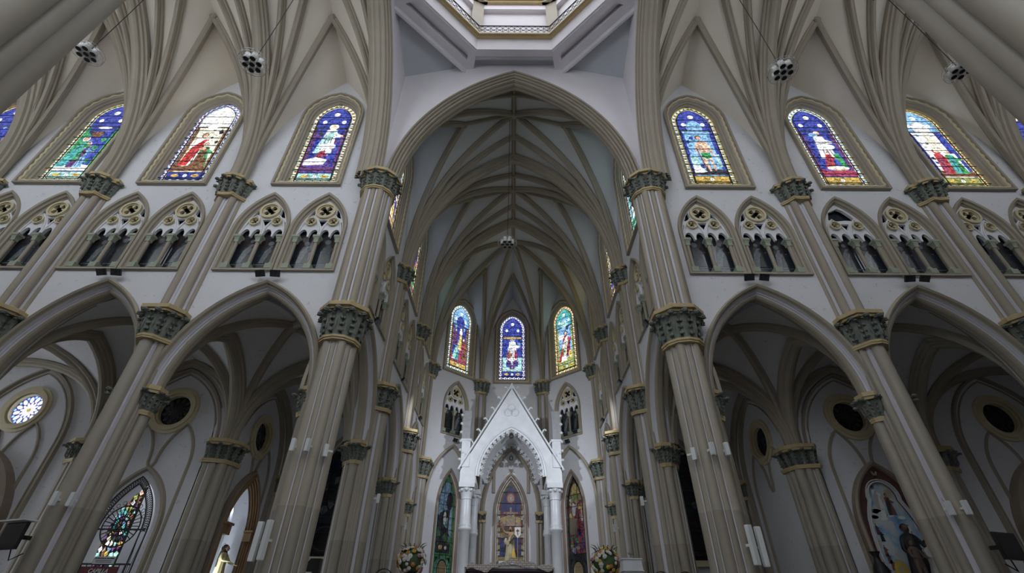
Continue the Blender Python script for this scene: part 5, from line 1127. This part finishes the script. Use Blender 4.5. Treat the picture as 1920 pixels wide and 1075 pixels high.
def flood_at(M, lb, power=0, aim=None):
    g = thing('floodlight', lb, 'floodlight', M, 'black floodlights')
    part('housing', 'flh', flood, 'black', g); part('lens', 'fll', lambda mb: mb.box((0, -.063, 0), (.24, .006, .16)), 'dg_grey', g)
    if power:
        sl = bpy.data.lights.new('added_apse_beam', 'SPOT'); sl.energy = power; sl.color = (.86, .91, 1); sl.spot_size = 1.7; sl.spot_blend = 1.0; sl.shadow_soft_size = .12  # beam added to brighten the apse; the fixtures themselves look switched off
        so = link('added_apse_beam', sl, None, None); so.location = M @ Vector((0, -.12, 0)); so.rotation_euler = (Vector(aim)-so.location).to_track_quat('-Z', 'Y').to_euler()
    part('bracket', 'flbk', lambda mb: mb.box((0, .16, .05), (.06, .2, .04)), 'wire', g)
TX = Matrix.Rotation(.7, 4, 'X')
for sx in (-1, 1):
    sd = 'left' if sx < 0 else 'right'
    for i in (0, 1):
        for j in (-1, 1): flood_at(place(sx*XB[i]+.24*j, YW-.22, 10.72, .12*j) @ TX, 'black floodlight under the gallery windows, %s transept %s bay, %s of its pair' % (sd, ('first', 'second')[i], 'left' if j < 0 else 'right'))
    for y, z, nm in ((13.5, 9.7, 'just above the pier capital'), (14.9, 10.75, 'below the first gallery window'), (20.15, 10.75, 'below the second gallery window'), (25.1, 10.75, 'below the third gallery window')):
        flood_at(place(sx*(XW-.22), y, z, -sx*PI/2) @ TX, 'black floodlight on the %s choir wall %s' % (sd, nm), {20.15: 1000}.get(y, 0), (-sx*2.2, 29, 8.0))
    flood_at((F_APL if sx < 0 else F_APR) @ T(0, -.22, 10.7) @ TX, 'black floodlight on the slanting apse wall %s of the canopy' % sd)
def spk(label, x, y, z, rz=0, h=.3, w_=.09):
    g = thing('column_speaker', label, 'speaker', place(x, y, z, rz), 'white speakers on the columns')
    part('cabinet', ('spk', h), lambda mb: mb.loft([[(sx*w_/2*a, sy*.05*a-.05, zz) for sx, sy in ((-1, -1), (1, -1), (1, 1), (-1, 1))] for a, zz in ((.9, -h/2), (1, -h/2+.015), (1, h/2-.015), (.9, h/2))], 0, False), 'boxwhite', g)
    part('bracket', ('spb', h), lambda mb: mb.box((0, .04, 0), (.04, .16, .05)), 'boxwhite', g)
for sx in (-1, 1):
    sd = 'left' if sx < 0 else 'right'
    spk('small white speaker on the outer shaft of the %s crossing pier' % sd, sx*5.2, 11.38, 5.05); spk('small white speaker on the middle shaft of the %s crossing pier' % sd, sx*4.83, 11.37, 5.05, sx*.3); spk('small white speaker on the inner shaft of the %s crossing pier' % sd, sx*4.45, 11.62, 5.0, sx*.9)
    spk('tall white column speaker low on the %s crossing pier, outer one' % sd, sx*5.42, 11.4, 3.0, 0, .76, .11); spk('tall white column speaker low on the %s crossing pier, inner one' % sd, sx*5.17, 11.3, 3.02, sx*.4, .76, .11)
    spk('small white speaker on the first arcade column, %s side, outer one' % sd, sx*10.42, 11.6, 3.85); spk('small white speaker on the first arcade column, %s side, inner one' % sd, sx*10.1, 11.68, 3.85)
    spk('small white speaker on the first choir column, '+sd, sx*4.62, 17.45, 5.1, -sx*PI/2); spk('small white speaker on the second choir column, '+sd, sx*4.62, 22.7, 5.05, -sx*PI/2)
    g = thing('television_screen', 'black flat screen on a bracket at the foot of the outer %s arcade column' % sd, 'television', place(sx*10.72, 11.35, 3.05, sx*.35))
    part('screen', 'tvs', lambda mb: (mb.box((0, 0, 0), (.72, .05, .52)), mb.box((0, .05, 0), (.4, .08, .3))), 'black', g); part('panel', 'tvp', lambda mb: mb.box((0, -.028, 0), (.67, .006, .47)), 'dg_black', g)
    if sx < 0: part('shelf', None, lambda mb: mb.box((.02, -.02, .29), (.86, .3, .03)), 'boxwhite', g)
    part('bracket', 'tvb', lambda mb: (mb.box((0, .2, 0), (.08, .3, .08)), mb.tube([(0, .1, -.2), (.1, .12, -.45), (.14, .3, -.3)], .015, 5)), 'darkmetal', g)
# small things at the bottom edge
for x, y, nm in ((-3.2, 14.0, 'left of the altar steps'), (3.9, 14.0, 'beside the marble lectern'), (4.52, 14.0, 'by the right choir arcade')):
    g = thing('pedestal_fan', 'round-caged pedestal fan '+nm, 'fan', place(x, y, .37), 'pedestal fans')
    part('cage', 'fnc', lambda mb: [mb.tube([(px, -.05+d, 2.12+pz) for px, pz in circ(0, 0, r, 20)], .008, 4, closed=True) for r, d in ((.24, 0), (.24, .1), (.16, -.03), (.08, -.04))], 'darkmetal', g)
    part('blades', 'fnb', lambda mb: [flat(mb, ell(.1*math.cos(a), 2.12+.1*math.sin(a), .1, .06, 10, a), 0) for a in (.3, 2.4, 4.5)], 'darkmetal', g)
    part('stand', 'fns', lambda mb: (mb.tube([(0, .05, 2.12), (0, .05, 0)], .02, 6), mb.lathe([(.22, 0), (.2, .05), (.03, .08)], 12, (0, .05, 0))), 'darkmetal', g)
g = thing('organ_console', 'dark wooden console with white papers seen past the left crossing pier', 'console', place(-7.3, 19.0, 0))
part('cabinet', None, lambda mb: (mb.box((.4, 0, 1.45), (.7, .6, 2.9)), mb.loft([[(.05, -.3, 2.9), (.75, -.3, 2.9), (.75, .3, 2.9), (.05, .3, 2.9)], [(.4, -.3, 3.4), (.75, -.3, 3.4), (.75, .3, 3.4), (.4, .3, 3.4)]], 0, False)), 'black', g)
part('papers', None, lambda mb: mb.box((.35, -.34, 2.95), (.4, .1, .08)), 'cloth_white', g)
